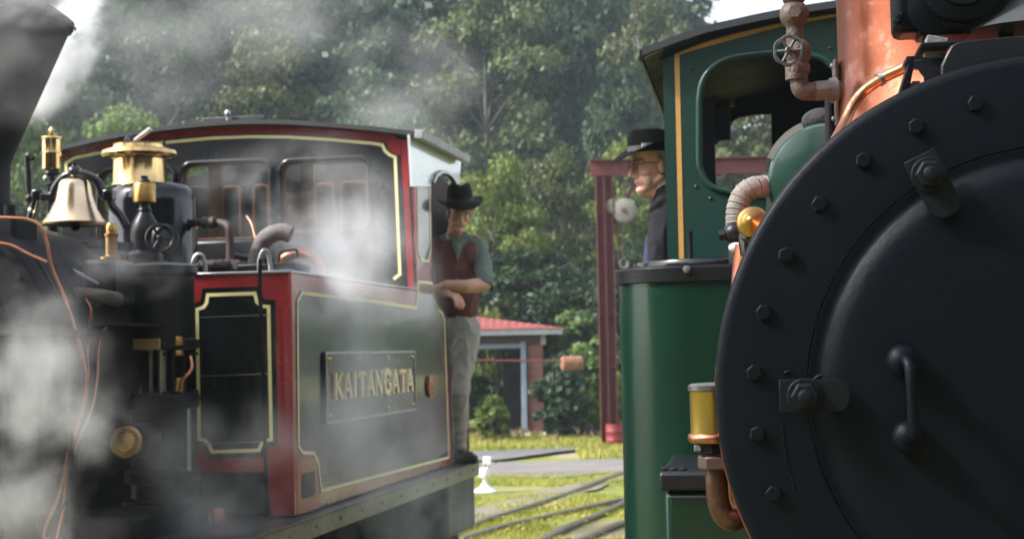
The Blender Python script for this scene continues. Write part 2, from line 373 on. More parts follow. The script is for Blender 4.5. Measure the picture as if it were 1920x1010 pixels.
# ------------------------------------------------------------------ foliage
def leafmat(name, c1, c2, c3, trans=.35):
    m = bpy.data.materials.new(name); m.use_nodes = True; n = m.node_tree; n.nodes.clear(); N = n.nodes.new; K = n.links.new
    o = N('ShaderNodeOutputMaterial'); tc = N('ShaderNodeTexCoord'); oi = N('ShaderNodeObjectInfo'); ge = N('ShaderNodeNewGeometry')
    nz = N('ShaderNodeTexNoise'); nz.inputs['Scale'].default_value = .9; nz.inputs['Detail'].default_value = 3; K(tc.outputs['Object'], nz.inputs[0])
    ad = N('ShaderNodeMath'); ad.operation = 'MULTIPLY_ADD'; ad.inputs[1].default_value = .45; K(ge.outputs['Random Per Island'], ad.inputs[0]); K(nz.outputs[0], ad.inputs[2])
    mr = N('ShaderNodeMapRange'); mr.inputs[1].default_value = .42; mr.inputs[2].default_value = 1.0; K(ad.outputs[0], mr.inputs[0])
    r = N('ShaderNodeValToRGB'); K(mr.outputs[0], r.inputs[0]); e = r.color_ramp.elements
    e[0].color = (*c1, 1); e[1].color = (*c3, 1); k = e.new(.5); k.color = (*c2, 1)
    hs = N('ShaderNodeHueSaturation'); K(r.outputs[0], hs.inputs['Color'])
    m1 = N('ShaderNodeMapRange'); m1.inputs[3].default_value = .485; m1.inputs[4].default_value = .515; K(oi.outputs['Random'], m1.inputs[0]); K(m1.outputs[0], hs.inputs['Hue'])
    m2 = N('ShaderNodeMapRange'); m2.inputs[3].default_value = .8; m2.inputs[4].default_value = 1.2; K(oi.outputs['Random'], m2.inputs[0]); K(m2.outputs[0], hs.inputs['Value'])
    d = N('ShaderNodeBsdfPrincipled'); d.inputs['Roughness'].default_value = .5; d.inputs['Specular IOR Level'].default_value = .35; t = N('ShaderNodeBsdfTranslucent'); mx = N('ShaderNodeMixShader'); mx.inputs[0].default_value = trans
    K(hs.outputs[0], d.inputs[0]); K(hs.outputs[0], t.inputs[0]); K(d.outputs[0], mx.inputs[1]); K(t.outputs[0], mx.inputs[2]); K(mx.outputs[0], o.inputs[0]); return m
LEAF_BRIGHT = leafmat('bright_leaves', (0.0518, 0.0938, 0.0188), (0.1250, 0.2130, 0.0330), (0.2750, 0.3432, 0.0682))
LEAF_LIME = leafmat('lime_leaves', (.070, .125, .022), (.14, .21, .036), (.26, .31, .07), .42)
LEAF_MID = leafmat('mid_leaves', (0.0228, 0.0504, 0.0144), (0.0666, 0.1278, 0.0288), (0.1565, 0.2268, 0.0494))
LEAF_DARK = leafmat('dark_leaves', (0.0087, 0.0209, 0.0097), (0.0231, 0.0476, 0.0177), (0.0561, 0.0918, 0.0306))
LEAF_OLIVE = leafmat('olive_leaves', (0.0285, 0.0418, 0.0143), (0.0774, 0.0996, 0.0321), (0.1599, 0.1812, 0.0640))
LEAF_BLUE = leafmat('blue_green_leaves', (0.0158, 0.0357, 0.0184), (0.0456, 0.0910, 0.0426), (0.1017, 0.1639, 0.0734))
BARK = mat('bark', (.16, .14, .12), .9, var=.4, vscale=4, stretch=(3, 3, .6), bump=.8, bscale=18)
def leaf_cloud(rng, C, nrm, size, asp=1.7):
    "one rhombic leaf spray at every point of C, roughly facing nrm"
    n = len(C); a = nrm + rng.normal(0, .75, (n, 3)); a /= np.linalg.norm(a, axis=1, keepdims=True)
    t = np.cross(a, rng.normal(0, 1, (n, 3))); t /= np.linalg.norm(t, axis=1, keepdims=True); b = np.cross(a, t)
    s = size * rng.uniform(.55, 1.35, (n, 1)); t = t * s * .5 * asp; b = b * s * .5
    V = np.stack([C - t, C + b - a * s * .12, C + t, C - b - a * s * .12], 1).reshape(-1, 3); return V
def quads_mesh(name, V, m):
    n = len(V) // 4; me = bpy.data.meshes.new(name); me.vertices.add(len(V)); me.vertices.foreach_set('co', V.astype(np.float32).ravel())
    me.loops.add(4 * n); me.loops.foreach_set('vertex_index', np.arange(4 * n, dtype=np.int32))
    me.polygons.add(n); me.polygons.foreach_set('loop_start', np.arange(0, 4 * n, 4, dtype=np.int32)); me.polygons.foreach_set('loop_total', np.full(n, 4, dtype=np.int32))
    me.update(calc_edges=True); me.materials.append(m); return me
def crown_points(seed, rx, rz, lobes, per, flat=1.0, lob=(.22, .42), base=.0, cone=0.0, hollow=.6):
    rng = np.random.default_rng(seed); P = []; Nn = []
    for k in range(lobes):
        d = rng.normal(0, 1, 3); d /= np.linalg.norm(d); r = rng.uniform(hollow * .5, .95) ** .6
        c = d * r; z01 = (c[2] + 1) / 2; sh = 1 - cone * z01
        c = np.array([c[0] * rx * sh, c[1] * rx * sh, c[2] * rz]); R = rng.uniform(*lob) * rx * (1 - .4 * cone * z01)
        n = int(per * (R / (rx * .32)) ** 2); q = rng.normal(0, 1, (n, 3)); q /= np.linalg.norm(q, axis=1, keepdims=True)
        q[:, 2] = np.where(q[:, 2] < -.2, -q[:, 2] * .7, q[:, 2]); sub = rng.normal(0, .16, (n, 3))
        rr = rng.uniform(.72, 1.08, (n, 1)); p = c + (q * rr + sub) * R * np.array([1, 1, .72 * flat]); P.append(p); Nn.append(q + np.array([0, 0, .5]))
    P = np.concatenate(P); Nn = np.concatenate(Nn); P[:, 2] += base; return rng, P, Nn
def crown_mesh(name, m, seed, rx, rz, lobes, per, leaf, **k):
    rng, P, N_ = crown_points(seed, rx, rz, lobes, per, **k); return quads_mesh(name, leaf_cloud(rng, P, N_, leaf), m)
def trunk_mesh(seed, H, r, spread):
    rng = random.Random(seed); mb = MB(); top = Vector((rng.uniform(-.3, .3), rng.uniform(-.3, .3), H))
    P = [Vector((0, 0, -.6)), Vector((rng.uniform(-.1, .1), 0, H * .3)), Vector((rng.uniform(-.25, .25), rng.uniform(-.2, .2), H * .65)), top]
    Q = catmull(P, 4); mb.tube(Q, r, 9, rf=lambda i: r * (1.25 - 1.05 * i / (len(Q) - 1)))
    for k in range(9):
        i = rng.randint(len(Q) // 3, len(Q) - 2); a = rng.uniform(0, 2 * PI); l = spread * rng.uniform(.45, .85)
        e = Q[i] + Vector((math.cos(a) * l, math.sin(a) * l, l * rng.uniform(.3, .9))); mid = Q[i].lerp(e, .5) + Vector((0, 0, l * .08))
        mb.tube([Q[i], mid, e], r * .35, 6, rf=lambda j: r * (.36 - .14 * j))
    return mb.mesh('trunk', BARK)
# prototypes are unit trees: height 10 m, crowns built above a trunk
PROT = {}
def proto(key, m, **k):
    me = crown_mesh('crown', m, **k); tr = trunk_mesh(k['seed'], 7.5, .16, k['rx']); PROT[key] = (me, tr)
proto('round_bright', LEAF_LIME, seed=11, rx=3.3, rz=4.3, lobes=70, per=357, leaf=0.151, base=5.3, lob=(.18, .36))
proto('round_mid', LEAF_MID, seed=12, rx=3.4, rz=4.4, lobes=72, per=357, leaf=0.151, base=5.3, lob=(.18, .36))
proto('olive', LEAF_OLIVE, seed=13, rx=3.1, rz=4.5, lobes=64, per=323, leaf=0.144, base=5.4, lob=(.16, .34))
proto('dark', LEAF_DARK, seed=14, rx=2.9, rz=4.7, lobes=64, per=340, leaf=0.158, base=5.2, cone=.35, lob=(.2, .38))
proto('layered', LEAF_BLUE, seed=15, rx=3.4, rz=4.5, lobes=60, per=357, leaf=0.144, base=5.4, cone=.6, flat=.45, lob=(.22, .42))
proto('lime', LEAF_LIME, seed=16, rx=3.0, rz=4.2, lobes=60, per=323, leaf=0.130, base=5.2, lob=(.14, .3))
def tree(name, label, key, px, top, depth, wpx, hmin=None, group=None, cat='tree', seed=0, z0=None):
    "top = photograph row of the tree top, wpx = crown width in photograph pixels"
    P = at(px, top, depth); g = hh(P.x, depth) if depth > 46 else 0; g = g if z0 is None else z0
    H = P.z - g; wm = wpx / FPX * depth
    r = random.Random(seed * 7 + int(px)); t = thing(name, label, cat, (P.x, depth, g), 0, group)
    me, tr = PROT[key]; c = bpy.data.objects.new('crown', me); k = bpy.data.objects.new('trunk', tr)
    for o in (c, k): COL.objects.link(o); o.parent = t
    s = H / 9.9; sx = wm / 7.2; t.scale = (sx, sx, s); t.rotation_euler = (0, 0, r.uniform(0, 6.28)); return t
TREES = [
 # front band
 ('broadleaf_tree', 'lime green leafy tree rising above the left end of the red locomotive roof', 'lime', 262, 140, 41, 330),
 ('broadleaf_tree', 'mid green tree behind the brass bell and whistle', 'round_mid', 60, 215, 40, 260),
 ('broadleaf_tree', 'bushy green tree behind the middle of the red locomotive roof', 'round_mid', 470, 205, 45, 300),
 ('broadleaf_tree', 'bright green tree right behind the young man in the hat', 'round_bright', 925, 295, 36, 215),
 ('broadleaf_tree', 'tall olive tree with yellowish leaves left of the red crane post', 'olive', 1050, 262, 38, 240),
 ('broadleaf_tree', 'fresh green tree behind the red crane post and the man in glasses', 'round_bright', 1180, 262, 40, 210),
 ('broadleaf_tree', 'deep green low tree behind the red roofed shed', 'dark', 1000, 430, 35.5, 330),
 ('broadleaf_tree', 'dark green tree between the crane post and the green tank', 'dark', 1165, 430, 34.5, 190),
 ('broadleaf_tree', 'olive tree seen through the rear window of the green cab', 'olive', 1395, 150, 44, 300),
 ('broadleaf_tree', 'mid green tree behind the cab and the young man shoulder', 'round_mid', 840, 330, 41, 220),
 ('broadleaf_tree', 'olive tree further behind the green cab, right of the window', 'round_mid', 1500, 120, 47, 330),
 # upper band, hazier
 ('tall_tree', 'pale blue green tree with layered branches above the red locomotive roof', 'layered', 690, 62, 55, 330),
 ('tall_tree', 'broad olive tree with its top out of the frame above the young man', 'olive', 905, -60, 60, 330),
 ('tall_tree', 'dark upright tree behind the olive trees left of the green cab', 'dark', 1080, -90, 62, 250),
 ('tall_tree', 'tall thin topped tree against the bright sky beside the green cab roof', 'olive', 1215, -25, 58, 230),
 ('tall_tree', 'dark green tree standing under the thin topped tree beside the cab roof', 'dark', 1160, 60, 56, 200),
 ('tall_tree', 'hazy dark tree behind the lime green tree on the left', 'dark', 330, 0, 58, 320),
 ('tall_tree', 'grey green tree in the mist right of the funnel', 'layered', 170, 40, 57, 300),
 ('tall_tree', 'brownish green tree in the steam behind the cab roof vent', 'olive', 480, 40, 57, 300),
 ('tall_tree', 'dark conical tree rising behind the layered tree', 'dark', 810, -70, 66, 260),
 ('tall_tree', 'mid green tree behind the far left chimney rim', 'round_mid', 20, 60, 56, 260),
]
for i, (nm, lb, key, px, top, dep, w_) in enumerate(TREES): tree(nm, lb, key, px, top, dep, w_, seed=i)
# the wooded hillside behind reads as one mass
V = []; rng = np.random.default_rng(5)
src = [crown_points(s, 1, 1.35, 34, 100, lob=(.2, .4), cone=c)[1:] for s, c in ((21, 0), (22, .3), (23, .5), (24, 0))]
for k in range(150):
    y = 60 + 60 * (k % 10) / 10 + rng.uniform(0, 6); a = -.42 + .60 * ((k * 0.6180339) % 1.0); 
    if a > .10 and y < 75: continue
    if .115 < a and (k % 10) < 4: continue
    x = a * y; g = hh(x, y); H = rng.uniform(10, 15) * (1 if a < .1 else .62); R = rng.uniform(2.6, 4.2)
    P, N_ = src[k % 4]; th = rng.uniform(0, 6.28); c, s = math.cos(th), math.sin(th)
    Pr = np.stack([P[:, 0] * c - P[:, 1] * s, P[:, 0] * s + P[:, 1] * c, P[:, 2]], 1)
    Q = Pr * np.array([R, R, H * .36]) + np.array([x, y, g + H * .55]); V.append(leaf_cloud(rng, Q, N_, .30))
o = bpy.data.objects.new('forest', quads_mesh('forest', np.concatenate(V), leafmat('forest_leaves', (.010, .026, .016), (.030, .058, .030), (.075, .108, .048)))); COL.objects.link(o)
tag(o, 'hazy green forest covering the hillside behind the trees', 'forest', kind='stuff')
# low far trees to the right, outside the frame, under open sky
V = []
for k in range(26):
    a = .27 + .045 * k; y = 120 + rng.uniform(-10, 10); x = a * y; P, N_ = src[k % 4]
    V.append(leaf_cloud(rng, P * np.array([5, 5, 2.2]) + np.array([x, y, 1.6]), N_, .7))
o = bpy.data.objects.new('far_tree_line', quads_mesh('far_tree_line', np.concatenate(V), LEAF_MID)); COL.objects.link(o)
tag(o, 'low line of far trees beyond the yard to the right', 'trees', kind='stuff')
# tall trees behind the photographer, seen only as dark reflections in the paint
V = []; r6 = np.random.default_rng(44)
for k in range(30):
    a = PI * (1.08 + .84 * k / 29); R = r6.uniform(4, 5.5); d = 24 + r6.uniform(-3, 3); P, N_ = src[k % 4]; H = r6.uniform(11, 15)
    V.append(leaf_cloud(r6, P * np.array([R, R, H * .42]) + np.array([math.cos(a) * d * 1.2, math.sin(a) * d, H * .5]), N_, 1.1))
o = bpy.data.objects.new('trees_behind', quads_mesh('trees_behind', np.concatenate(V), LEAF_DARK)); COL.objects.link(o)
tag(o, 'row of tall dark trees on the near side of the yard', 'trees', kind='stuff')
# bushy understorey closing the gaps at the foot of the trees
V = []; r5 = np.random.default_rng(31)
for k in range(74):
    y = 36 + 12 * ((k * .381966) % 1.0) + r5.uniform(-1, 1); a = -.40 + .60 * k / 74; x = a * y
    if a > -.12 and a < .03 and y < 40: y += 6; x = a * y
    P, N_ = src[k % 4]; H = r5.uniform(1.3, 2.6) * (1.0 if a < .1 else .8); R = r5.uniform(1.3, 2.2); g = hh(x, y) if y > 46 else 0
    V.append(leaf_cloud(r5, P * np.array([R, R, H * .72]) + np.array([x, y, g + H * .85]), N_, .15))
o = bpy.data.objects.new('undergrowth', quads_mesh('undergrowth', np.concatenate(V), LEAF_MID)); COL.objects.link(o)
tag(o, 'dense green undergrowth along the foot of the trees', 'bushes', kind='stuff')
# shrubs
def shrub(label, key, px, base, top, depth, wpx, m, leaf=.09, n=60):
    B = at(px, base, depth); T = at(px, top, depth); H = T.z; wm = wpx / FPX * depth / 2
    t = thing('shrub', label, 'shrub', (B.x, depth, 0)); me = crown_mesh('foliage', m, int(px), wm * .8, H * .5, n, 70, leaf, base=H * .5, lob=(.22, .42))
    o = bpy.data.objects.new('foliage', me); COL.objects.link(o); o.parent = t
    st = MB(); r = random.Random(int(px))
    for k in range(6): a = r.uniform(0, 6.28); st.tube([(0, 0, 0), (math.cos(a) * .15, math.sin(a) * .15, H * .35), (math.cos(a) * wm * .4, math.sin(a) * wm * .4, H * .75)], .02, 6)
    st.build('stem', BARK, t)
shrub('dark shrub with fine needles against the pink corner of the shed', 0, 1052, 812, 665, 29.6, 110, LEAF_BLUE)
shrub('bright green bush beside the foot of the red crane post', 0, 1110, 812, 640, 30.5, 130, LEAF_BRIGHT)
shrub('leafy green bush behind the weighted pole', 0, 1095, 810, 575, 33, 150, LEAF_MID, .12)
shrub('small bush growing inside the open front of the shed', 0, 925, 815, 745, 29.0, 60, LEAF_BRIGHT)
shrub('taller green bush showing through the back of the shed', 0, 900, 815, 655, 37.0, 140, LEAF_MID, .12)
shrub('green bush between crane post and green tank', 0, 1150, 800, 690, 31.5, 70, LEAF_BRIGHT)
# grass
def grass(n, x0, x1, y0, y1, h, seed, name, label, m, keep):
    r = np.random.default_rng(seed); X = r.uniform(x0, x1, n); Y = r.uniform(y0, y1, n); Hh = h * r.uniform(.4, 1.3, n)
    k = np.array([keep(a, b) for a, b in zip(X, Y)]); X, Y, Hh = X[k], Y[k], Hh[k]; n = len(X)
    Z = np.array([gz(a, b) for a, b in zip(X, Y)]); th = r.uniform(0, 6.28, n); wv = h * .16 * r.uniform(.6, 1.4, n)
    dx, dy = np.cos(th) * wv, np.sin(th) * wv; lx, ly = r.normal(0, .35, n) * Hh, r.normal(0, .35, n) * Hh
    V = np.stack([np.stack([X - dx, Y - dy, Z], 1), np.stack([X + dx, Y + dy, Z], 1), np.stack([X + lx + dx * .2, Y + ly + dy * .2, Z + Hh], 1), np.stack([X + lx - dx * .2, Y + ly - dy * .2, Z + Hh], 1)], 1).reshape(-1, 3)
    o = bpy.data.objects.new(name, quads_mesh(name, V, m)); COL.objects.link(o); return tag(o, label, 'grass', kind='stuff')
def patch(x, y): return noise.noise(Vector((x * .6, y * .35, 9))) > -.12
GRASSB = leafmat('grass_blades', (.19, .23, .035), (.32, .33, .05), (.46, .42, .12), .3)
grass(90000, -1.2, 4.2, 13.2, 21.5, .042, 3, 'grass', 'short yellow green grass between the rails', GRASSB, patch)
grass(30000, -1.5, 4.5, 23.6, 31, .10, 4, 'rough_grass', 'rough grass in front of the shed and the red crane post', GRASSB, lambda x, y: y > 26.2 or x > 1.0)
DRY = leafmat('dry_grass', (.16, .12, .06), (.26, .19, .10), (.34, .26, .15), .2)
grass(1600, -1.2, 2.6, 28.6, 31.5, .17, 6, 'dry_weeds', 'brown dry weeds along the foot of the shed', DRY, lambda x, y: noise.noise(Vector((x * 1.5, y, 2))) > 0)
# fallen yellow leaves / flowers in the grass
r = np.random.default_rng(8); n = 420; X = r.uniform(-.8, 3.6, n); Y = r.uniform(13.4, 17.5, n); Z = np.array([gz(a, b) for a, b in zip(X, Y)]) + .05
C = np.stack([X, Y, Z], 1); o = bpy.data.objects.new('fallen_leaves', quads_mesh('fallen_leaves', leaf_cloud(r, C, np.tile([0, 0, 1.5], (n, 1)), .026), mat('yellow_leaf', (.50, .36, .05), .7, var=.4, vscale=3, bump=0)))
COL.objects.link(o); tag(o, 'small yellow leaves scattered over the grass by the rails', 'leaves', kind='stuff')

# ------------------------------------------------------------------ shed
CORR = mat('red_iron_roof', (.28, .07, .065), .5, var=.25, vscale=3, dirt=.25, dirtcol=(.34, .18, .16), bump=.1)
PINK = mat('weathered_red_boards', (.28, .11, .095), .8, var=.3, vscale=5, dirt=.3, dirtcol=(.2, .13, .12), bump=.3)
BLUEG = mat('blue_grey_frame', (.26, .31, .38), .7, var=.25, bump=.2)
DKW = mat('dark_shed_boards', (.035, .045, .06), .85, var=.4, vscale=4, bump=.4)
sd = 31.0; A = at(1022, 815, sd); sx1 = A.x; sx0 = sx1 - 5.2; shed = thing('shed', 'open fronted shed with a red iron roof and blue grey door frame', 'shed', (sx1 - 2.6, sd, 0))
so_ = Vector((sx1 - 2.6, sd, 0)); hw = 2.6; D = 3.6; EH = 2.02
mb = MB()
for k in range(5): mb_ = MB().box((hw - .17 + 0, .03, .2 + k * .395), (.30, .05, .385)).build('board', PINK, shed, bevel=.006)
for k in range(9): MB().box((hw - .025, .26 + k * .40, EH / 2), (.04, .39, EH)).build('board', PINK, shed, bevel=.005)
for k in range(12):
    if k > 4: continue
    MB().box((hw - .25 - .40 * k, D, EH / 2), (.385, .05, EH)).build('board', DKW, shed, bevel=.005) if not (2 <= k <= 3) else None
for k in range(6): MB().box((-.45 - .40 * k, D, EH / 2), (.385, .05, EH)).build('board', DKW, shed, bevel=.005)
MB().box((hw - .40, -.02, .94), (.11, .12, 1.88)).build('door_post', BLUEG, shed, bevel=.01)
MB().box((hw - 1.9, -.02, 1.80), (2.9, .10, .09)).build('lintel', BLUEG, shed, bevel=.01)
MB().box((hw - 2.6, .0, 1.94), (5.2, .14, .19)).build('beam', mat('brown_beam', (.09, .07, .065), .8, bump=.3), shed, bevel=.01)
MB().box((hw - 4.9, .03, 1.0), (.5, .06, 1.8)).build('side_wall', PINK, shed)
MB().box((0, -.33, 2.075), (5.96, .04, .12)).build('fascia', mat('grey_fascia', (.24, .26, .28), .6, var=.3, bump=.2), shed, bevel=.006)
MB().box((hw - .0, -.05, 1.93), (.10, .10, .22)).build('bracket', mat('pale_bracket', (.5, .47, .42), .7), shed, bevel=.01)
MB().box((hw - .40, -.05, .05), (.2, .2, .12)).build('footing', mat('concrete', (.42, .40, .37), .9, var=.3, bump=.5), shed, bevel=.01)
mb = MB()                                            # hipped corrugated roof
e0, e1, y0_, y1_, zE, zR = -2.98, 3.0, -.36, D + .36, 2.145, 2.62
n = 80
for i in range(n + 1):
    x = e0 + (e1 - e0) * i / n; cz = .014 * math.sin(i * PI)
    cz = .008 * (1 if i % 2 else -1); lim = min(1, (e1 - x) / 2.9); zt = zE + (zR - zE) * lim; yt = y0_ + (D / 2 + .36) * lim
    mb.v += [(x, y0_, zE + cz), (x, yt, zt + cz), (x, y1_ - (D / 2 + .36) * lim, zt + cz), (x, y1_, zE + cz)]
for i in range(n):
    for j in range(3): mb.f.append((4 * i + j, 4 * (i + 1) + j, 4 * (i + 1) + j + 1, 4 * i + j + 1))
o = mb.build('roof', CORR, shed, smooth=20); sm = o.modifiers.new('Solid', 'SOLIDIFY'); sm.thickness = .02

# ------------------------------------------------------------------ red gantry crane
REDST = mat('faded_red_steel', (.16, .034, .036), .65, .1, var=.35, vscale=4, dirt=.45, dirtcol=(.12, .075, .075), bump=.3)
gd = 27.0; P = at(1143, 840, gd); gx_, = (P.x,); gr = thing('gantry_crane', 'tall faded red steel crane gantry with a beam reaching behind the green cab', 'crane', (P.x, gd, 0))
topz = at(1143, 300, gd).z; xr = at(1760, 300, gd).x - P.x; lean = at(1132, 305, gd).x - at(1142, 840, gd).x
def channel(mb, a, b, w, d, t=.012):
    a = Vector(a); b = Vector(b); ax = (b - a).normalized(); up = Vector((0, 1, 0)) ; s = ax.cross(up).normalized()
    mb.bar(a, b, w, t, up=(0, 1, 0)); mb.bar(a + s * (w / 2 - t / 2) - up * d / 2, b + s * (w / 2 - t / 2) - up * d / 2, t, d, up=(0, 1, 0)); mb.bar(a - s * (w / 2 - t / 2) - up * d / 2, b - s * (w / 2 - t / 2) - up * d / 2, t, d, up=(0, 1, 0))
for x in (-.075, .075): mb = MB(); channel(mb, (x, 0, 0), (x, 0, topz - .29), .14, .14); mb.build('post', REDST, gr)
MB().box((.0, .03, topz / 2 - .15), (.03, .1, topz - .3)).build('web_plate', REDST, gr)
for x in (xr - .075, xr + .075): mb = MB(); channel(mb, (x, 0, 0), (x, 0, topz - .29), .12, .12); mb.build('post', REDST, gr)
mb = MB(); mb.box((xr / 2 + .02, 0, topz - .14), (xr + .5, .02, .26)); mb.box((xr / 2 + .02, -.02, topz - .006), (xr + .5, .18, .014)); mb.box((xr / 2 + .02, -.02, topz - .276), (xr + .5, .18, .014)); mb.build('beam', REDST, gr)
for i, (a, b) in enumerate((((.12, .0, topz - 1.15), (.62, 0, topz - .29)), ((xr - .12, 0, topz - 1.0), (xr - .7, 0, topz - .29)))):
    MB().bar(a, b, .08, .05, up=(0, 1, 0)).build('brace', REDST, gr, bevel=.006)
MB().bar((.19, -.03, topz - .9), (.30, -.03, topz - 2.2), .03, .02, up=(0, 1, 0)).build('rod', REDST, gr)
for x in (.01, xr + .01): MB().box((x, 0, .03), (.5, .4, .06)).build('base_plate', REDST, gr, bevel=.01)
for k in range(5): MB().box((.015, -.06, .5 + k * .9), (.30, .012, .07)).build('cross_plate', REDST, gr, bevel=.003)
PALE = mat('pale_painted_iron', (.19, .185, .16), .55, .1, var=.3, vscale=8, dirt=.3, dirtcol=(.3, .22, .17), bump=.3)
c = at(1170, 396, gd); hb = thing('pulley_block', 'pale grey pulley block hanging on a chain from the red beam', 'pulley', (c.x, gd - .1, c.z))
MB().lathe([(.05, -.05), (.2, -.05), (.215, -.04), (.19, -.012), (.19, .012), (.215, .04), (.2, .05), (.05, .05)], (0, 0, 0), (.15, 1, 0), 28).build('sheave', PALE, hb)
MB().lathe([(.045, -.075), (.045, .075)], (0, 0, 0), (.15, 1, 0), 14).build('axle', RUSTY, hb)
MB().lathe([(.1, -.04), (.125, -.03), (.125, .03), (.1, .04)], (-.2, .02, .09), (.15, 1, 0), 20).build('sheave', PALE, hb)
MB().box((-.1, 0, .12), (.28, .02, .1), Euler((0, -.5, 0)).to_matrix()).build('cheek_plate', PALE, hb, bevel=.01)
def chain(parent, x, z0, z1, r=.016, R=.035):
    z = z0; k = 0; me = None
    while z > z1:
        if me is None:
            m_ = MB(); m_.tube([(R * .6 * math.cos(a), 0, R * 1.2 * math.sin(a)) for a in np.linspace(0, 2 * PI, 13)], r * .6, 6, cap=False); o = m_.build('chain_link', RUSTY, parent); me = o.data
        else: o = bpy.data.objects.new('chain_link', me); COL.objects.link(o); o.parent = parent
        o.location = (x, 0, z); o.rotation_euler = (0, 0, PI / 2 * (k % 2)); z -= R * 1.75; k += 1
chain(hb, .02, (topz - .29) - c.z, .2); chain(hb, -.03, -.2, -.8)
MB().tube([(-.03 + .075 * math.sin(a), 0, -.92 - .075 * math.cos(a)) for a in np.linspace(-2.4, 2.3, 16)], .02, 8).build('hook', PALE, hb)
# red drum beside the crane foot
p = at(1156, 838, 26.6); o = MB(); t = thing('oil_drum', 'red oil drum beside the foot of the red crane post', 'drum', (p.x, 26.8, 0))
MB().lathe([(.17, 0), (.175, .01), (.17, .13), (.176, .14), (.17, .15), (.17, .28), (.176, .29), (.17, .3), (.17, .42), (.165, .42), (.165, .40)], n=24).build('shell', mat('bright_red_drum', (.22, .02, .025), .45, var=.25, dirt=.3), t)
# weighted pole
bd = 25.5; a = at(868, 671, bd); b = at(1058, 677, bd); t = thing('crossing_barrier', 'thin rusty red pole with a round counterweight held out level before the shed', 'barrier', (a.x, bd, 0))
q = lambda v: Vector((v.x - a.x, v.y - bd, v.z))
MB().tube([q(a) - Vector((1.2, 0, 0)), q(b)], .016, 8).build('pole', REDST, t)
MB().lathe([(.10, 0), (.118, .015), (.118, .33), (.10, .35)], q(at(1053, 681, bd)), Vector((1, .22, 0)), 24).build('counterweight', mat('rusty_weight', (.36, .17, .10), .8, .2, var=.5, vscale=9, dirt=.5, dirtcol=(.42, .34, .27), bump=.5), t)
MB().box((-.1, 0, q(a).z / 2 + .05), (.12, .12, q(a).z + .1)).build('post', REDST, t, bevel=.01)
# white switch stand
d = on_ground(916, 921).y; p = on_ground(916, 921); k = d / FPX; ws = thing('switch_stand', 'small white points lever stand with a square lamp in the grass', 'switch stand', (p.x, d, 0))
WHITE = mat('white_paint', (.82, .82, .80), .5, var=.08, bump=.1, dirt=.15, dirtcol=(.5, .48, .42))
MB().box((-.01, 0, 57 * k), (15 * k, 15 * k, 15 * k)).build('lamp', WHITE, ws, bevel=.008)
MB().cyl((-.01, 0, 44 * k), (-.01, 0, 50 * k), .014).build('stem', WHITE, ws)
MB().lathe([(.01, 0), (11 * k, 3 * k), (12 * k, 10 * k), (9 * k, 18 * k), (.01, 20 * k)], (-7 * k, 0, 25 * k), n=18).build('housing', WHITE, ws)
MB().cyl((-6 * k, 0, 8 * k), (-6 * k, 0, 28 * k), .028).build('column', WHITE, ws)
MB().lathe([(21 * k, 0), (18 * k, 4 * k), (9 * k, 9 * k), (7 * k, 14 * k)], (-6 * k, 0, 0), n=20, sx=1.1).build('base', WHITE, ws)
# bits by the shed
def rock(name, label, cat, px, py, size, m, seed):
    p = on_ground(px, py); bm = bmesh.new(); bmesh.ops.create_icosphere(bm, subdivisions=3, radius=1)
    for v in bm.verts: v.co = Vector((v.co.x * size[0], v.co.y * size[1], v.co.z * size[2])) * (1 + .35 * noise.noise(v.co * 1.4 + Vector((seed, 0, 0))))
    me = bpy.data.meshes.new(name); bm.to_mesh(me); bm.free(); me.shade_smooth(); me.materials.append(m); o = bpy.data.objects.new(name, me); COL.objects.link(o); o.location = (p.x, p.y, size[2] * .5); tag(o, label, cat)
STONE = mat('pale_stone', (.45, .42, .38), .9, var=.3, bump=.6)
rock('boulder', 'pale flat stone at the right foot of the shed', 'stone', 1036, 819, (.24, .16, .09), STONE, 2)
rock('boulder', 'small grey stone under the blue grey door post', 'stone', 990, 822, (.11, .10, .07), STONE, 5)
rock('tree_stump', 'dark brown stump in the weeds left of the crane post', 'stump', 1101, 822, (.16, .14, .22), mat('stump_bark', (.06, .035, .03), .95, var=.4, bump=.7), 9)
# ================================================================== the red and black steam locomotive (left)
RF = Frame((-2.084, 7.13, 0), rad(11.1)); HW = 1.114
red = thing('steam_locomotive', 'red and black locomotive with brass bell and cream lining, half hidden in steam', 'locomotive', RF.loc, -RF.yaw)
def fx(y0):
    f = lambda a, b, d: (a, y0 - d, b); return f
def sx_(x0):
    return lambda a, b, d: (x0 + d, a, b)
def FP(px, py, y0=0.): p = RF.pt(px, py, 'y', y0); return (p.x, p.z)
def SP(px, py, x0=HW): p = RF.pt(px, py, 'x', x0); return (p.y, p.z)
def FPS(l, y0=0.): return [FP(a, b, y0) for a, b in l]
def SPS(l, x0=HW): return [SP(a, b, x0) for a, b in l]
ZT = FP(540, 512)[1]; ZB = SP(548, 966)[1]; CABY = 2.185; YE = SP(845, 868)[0]
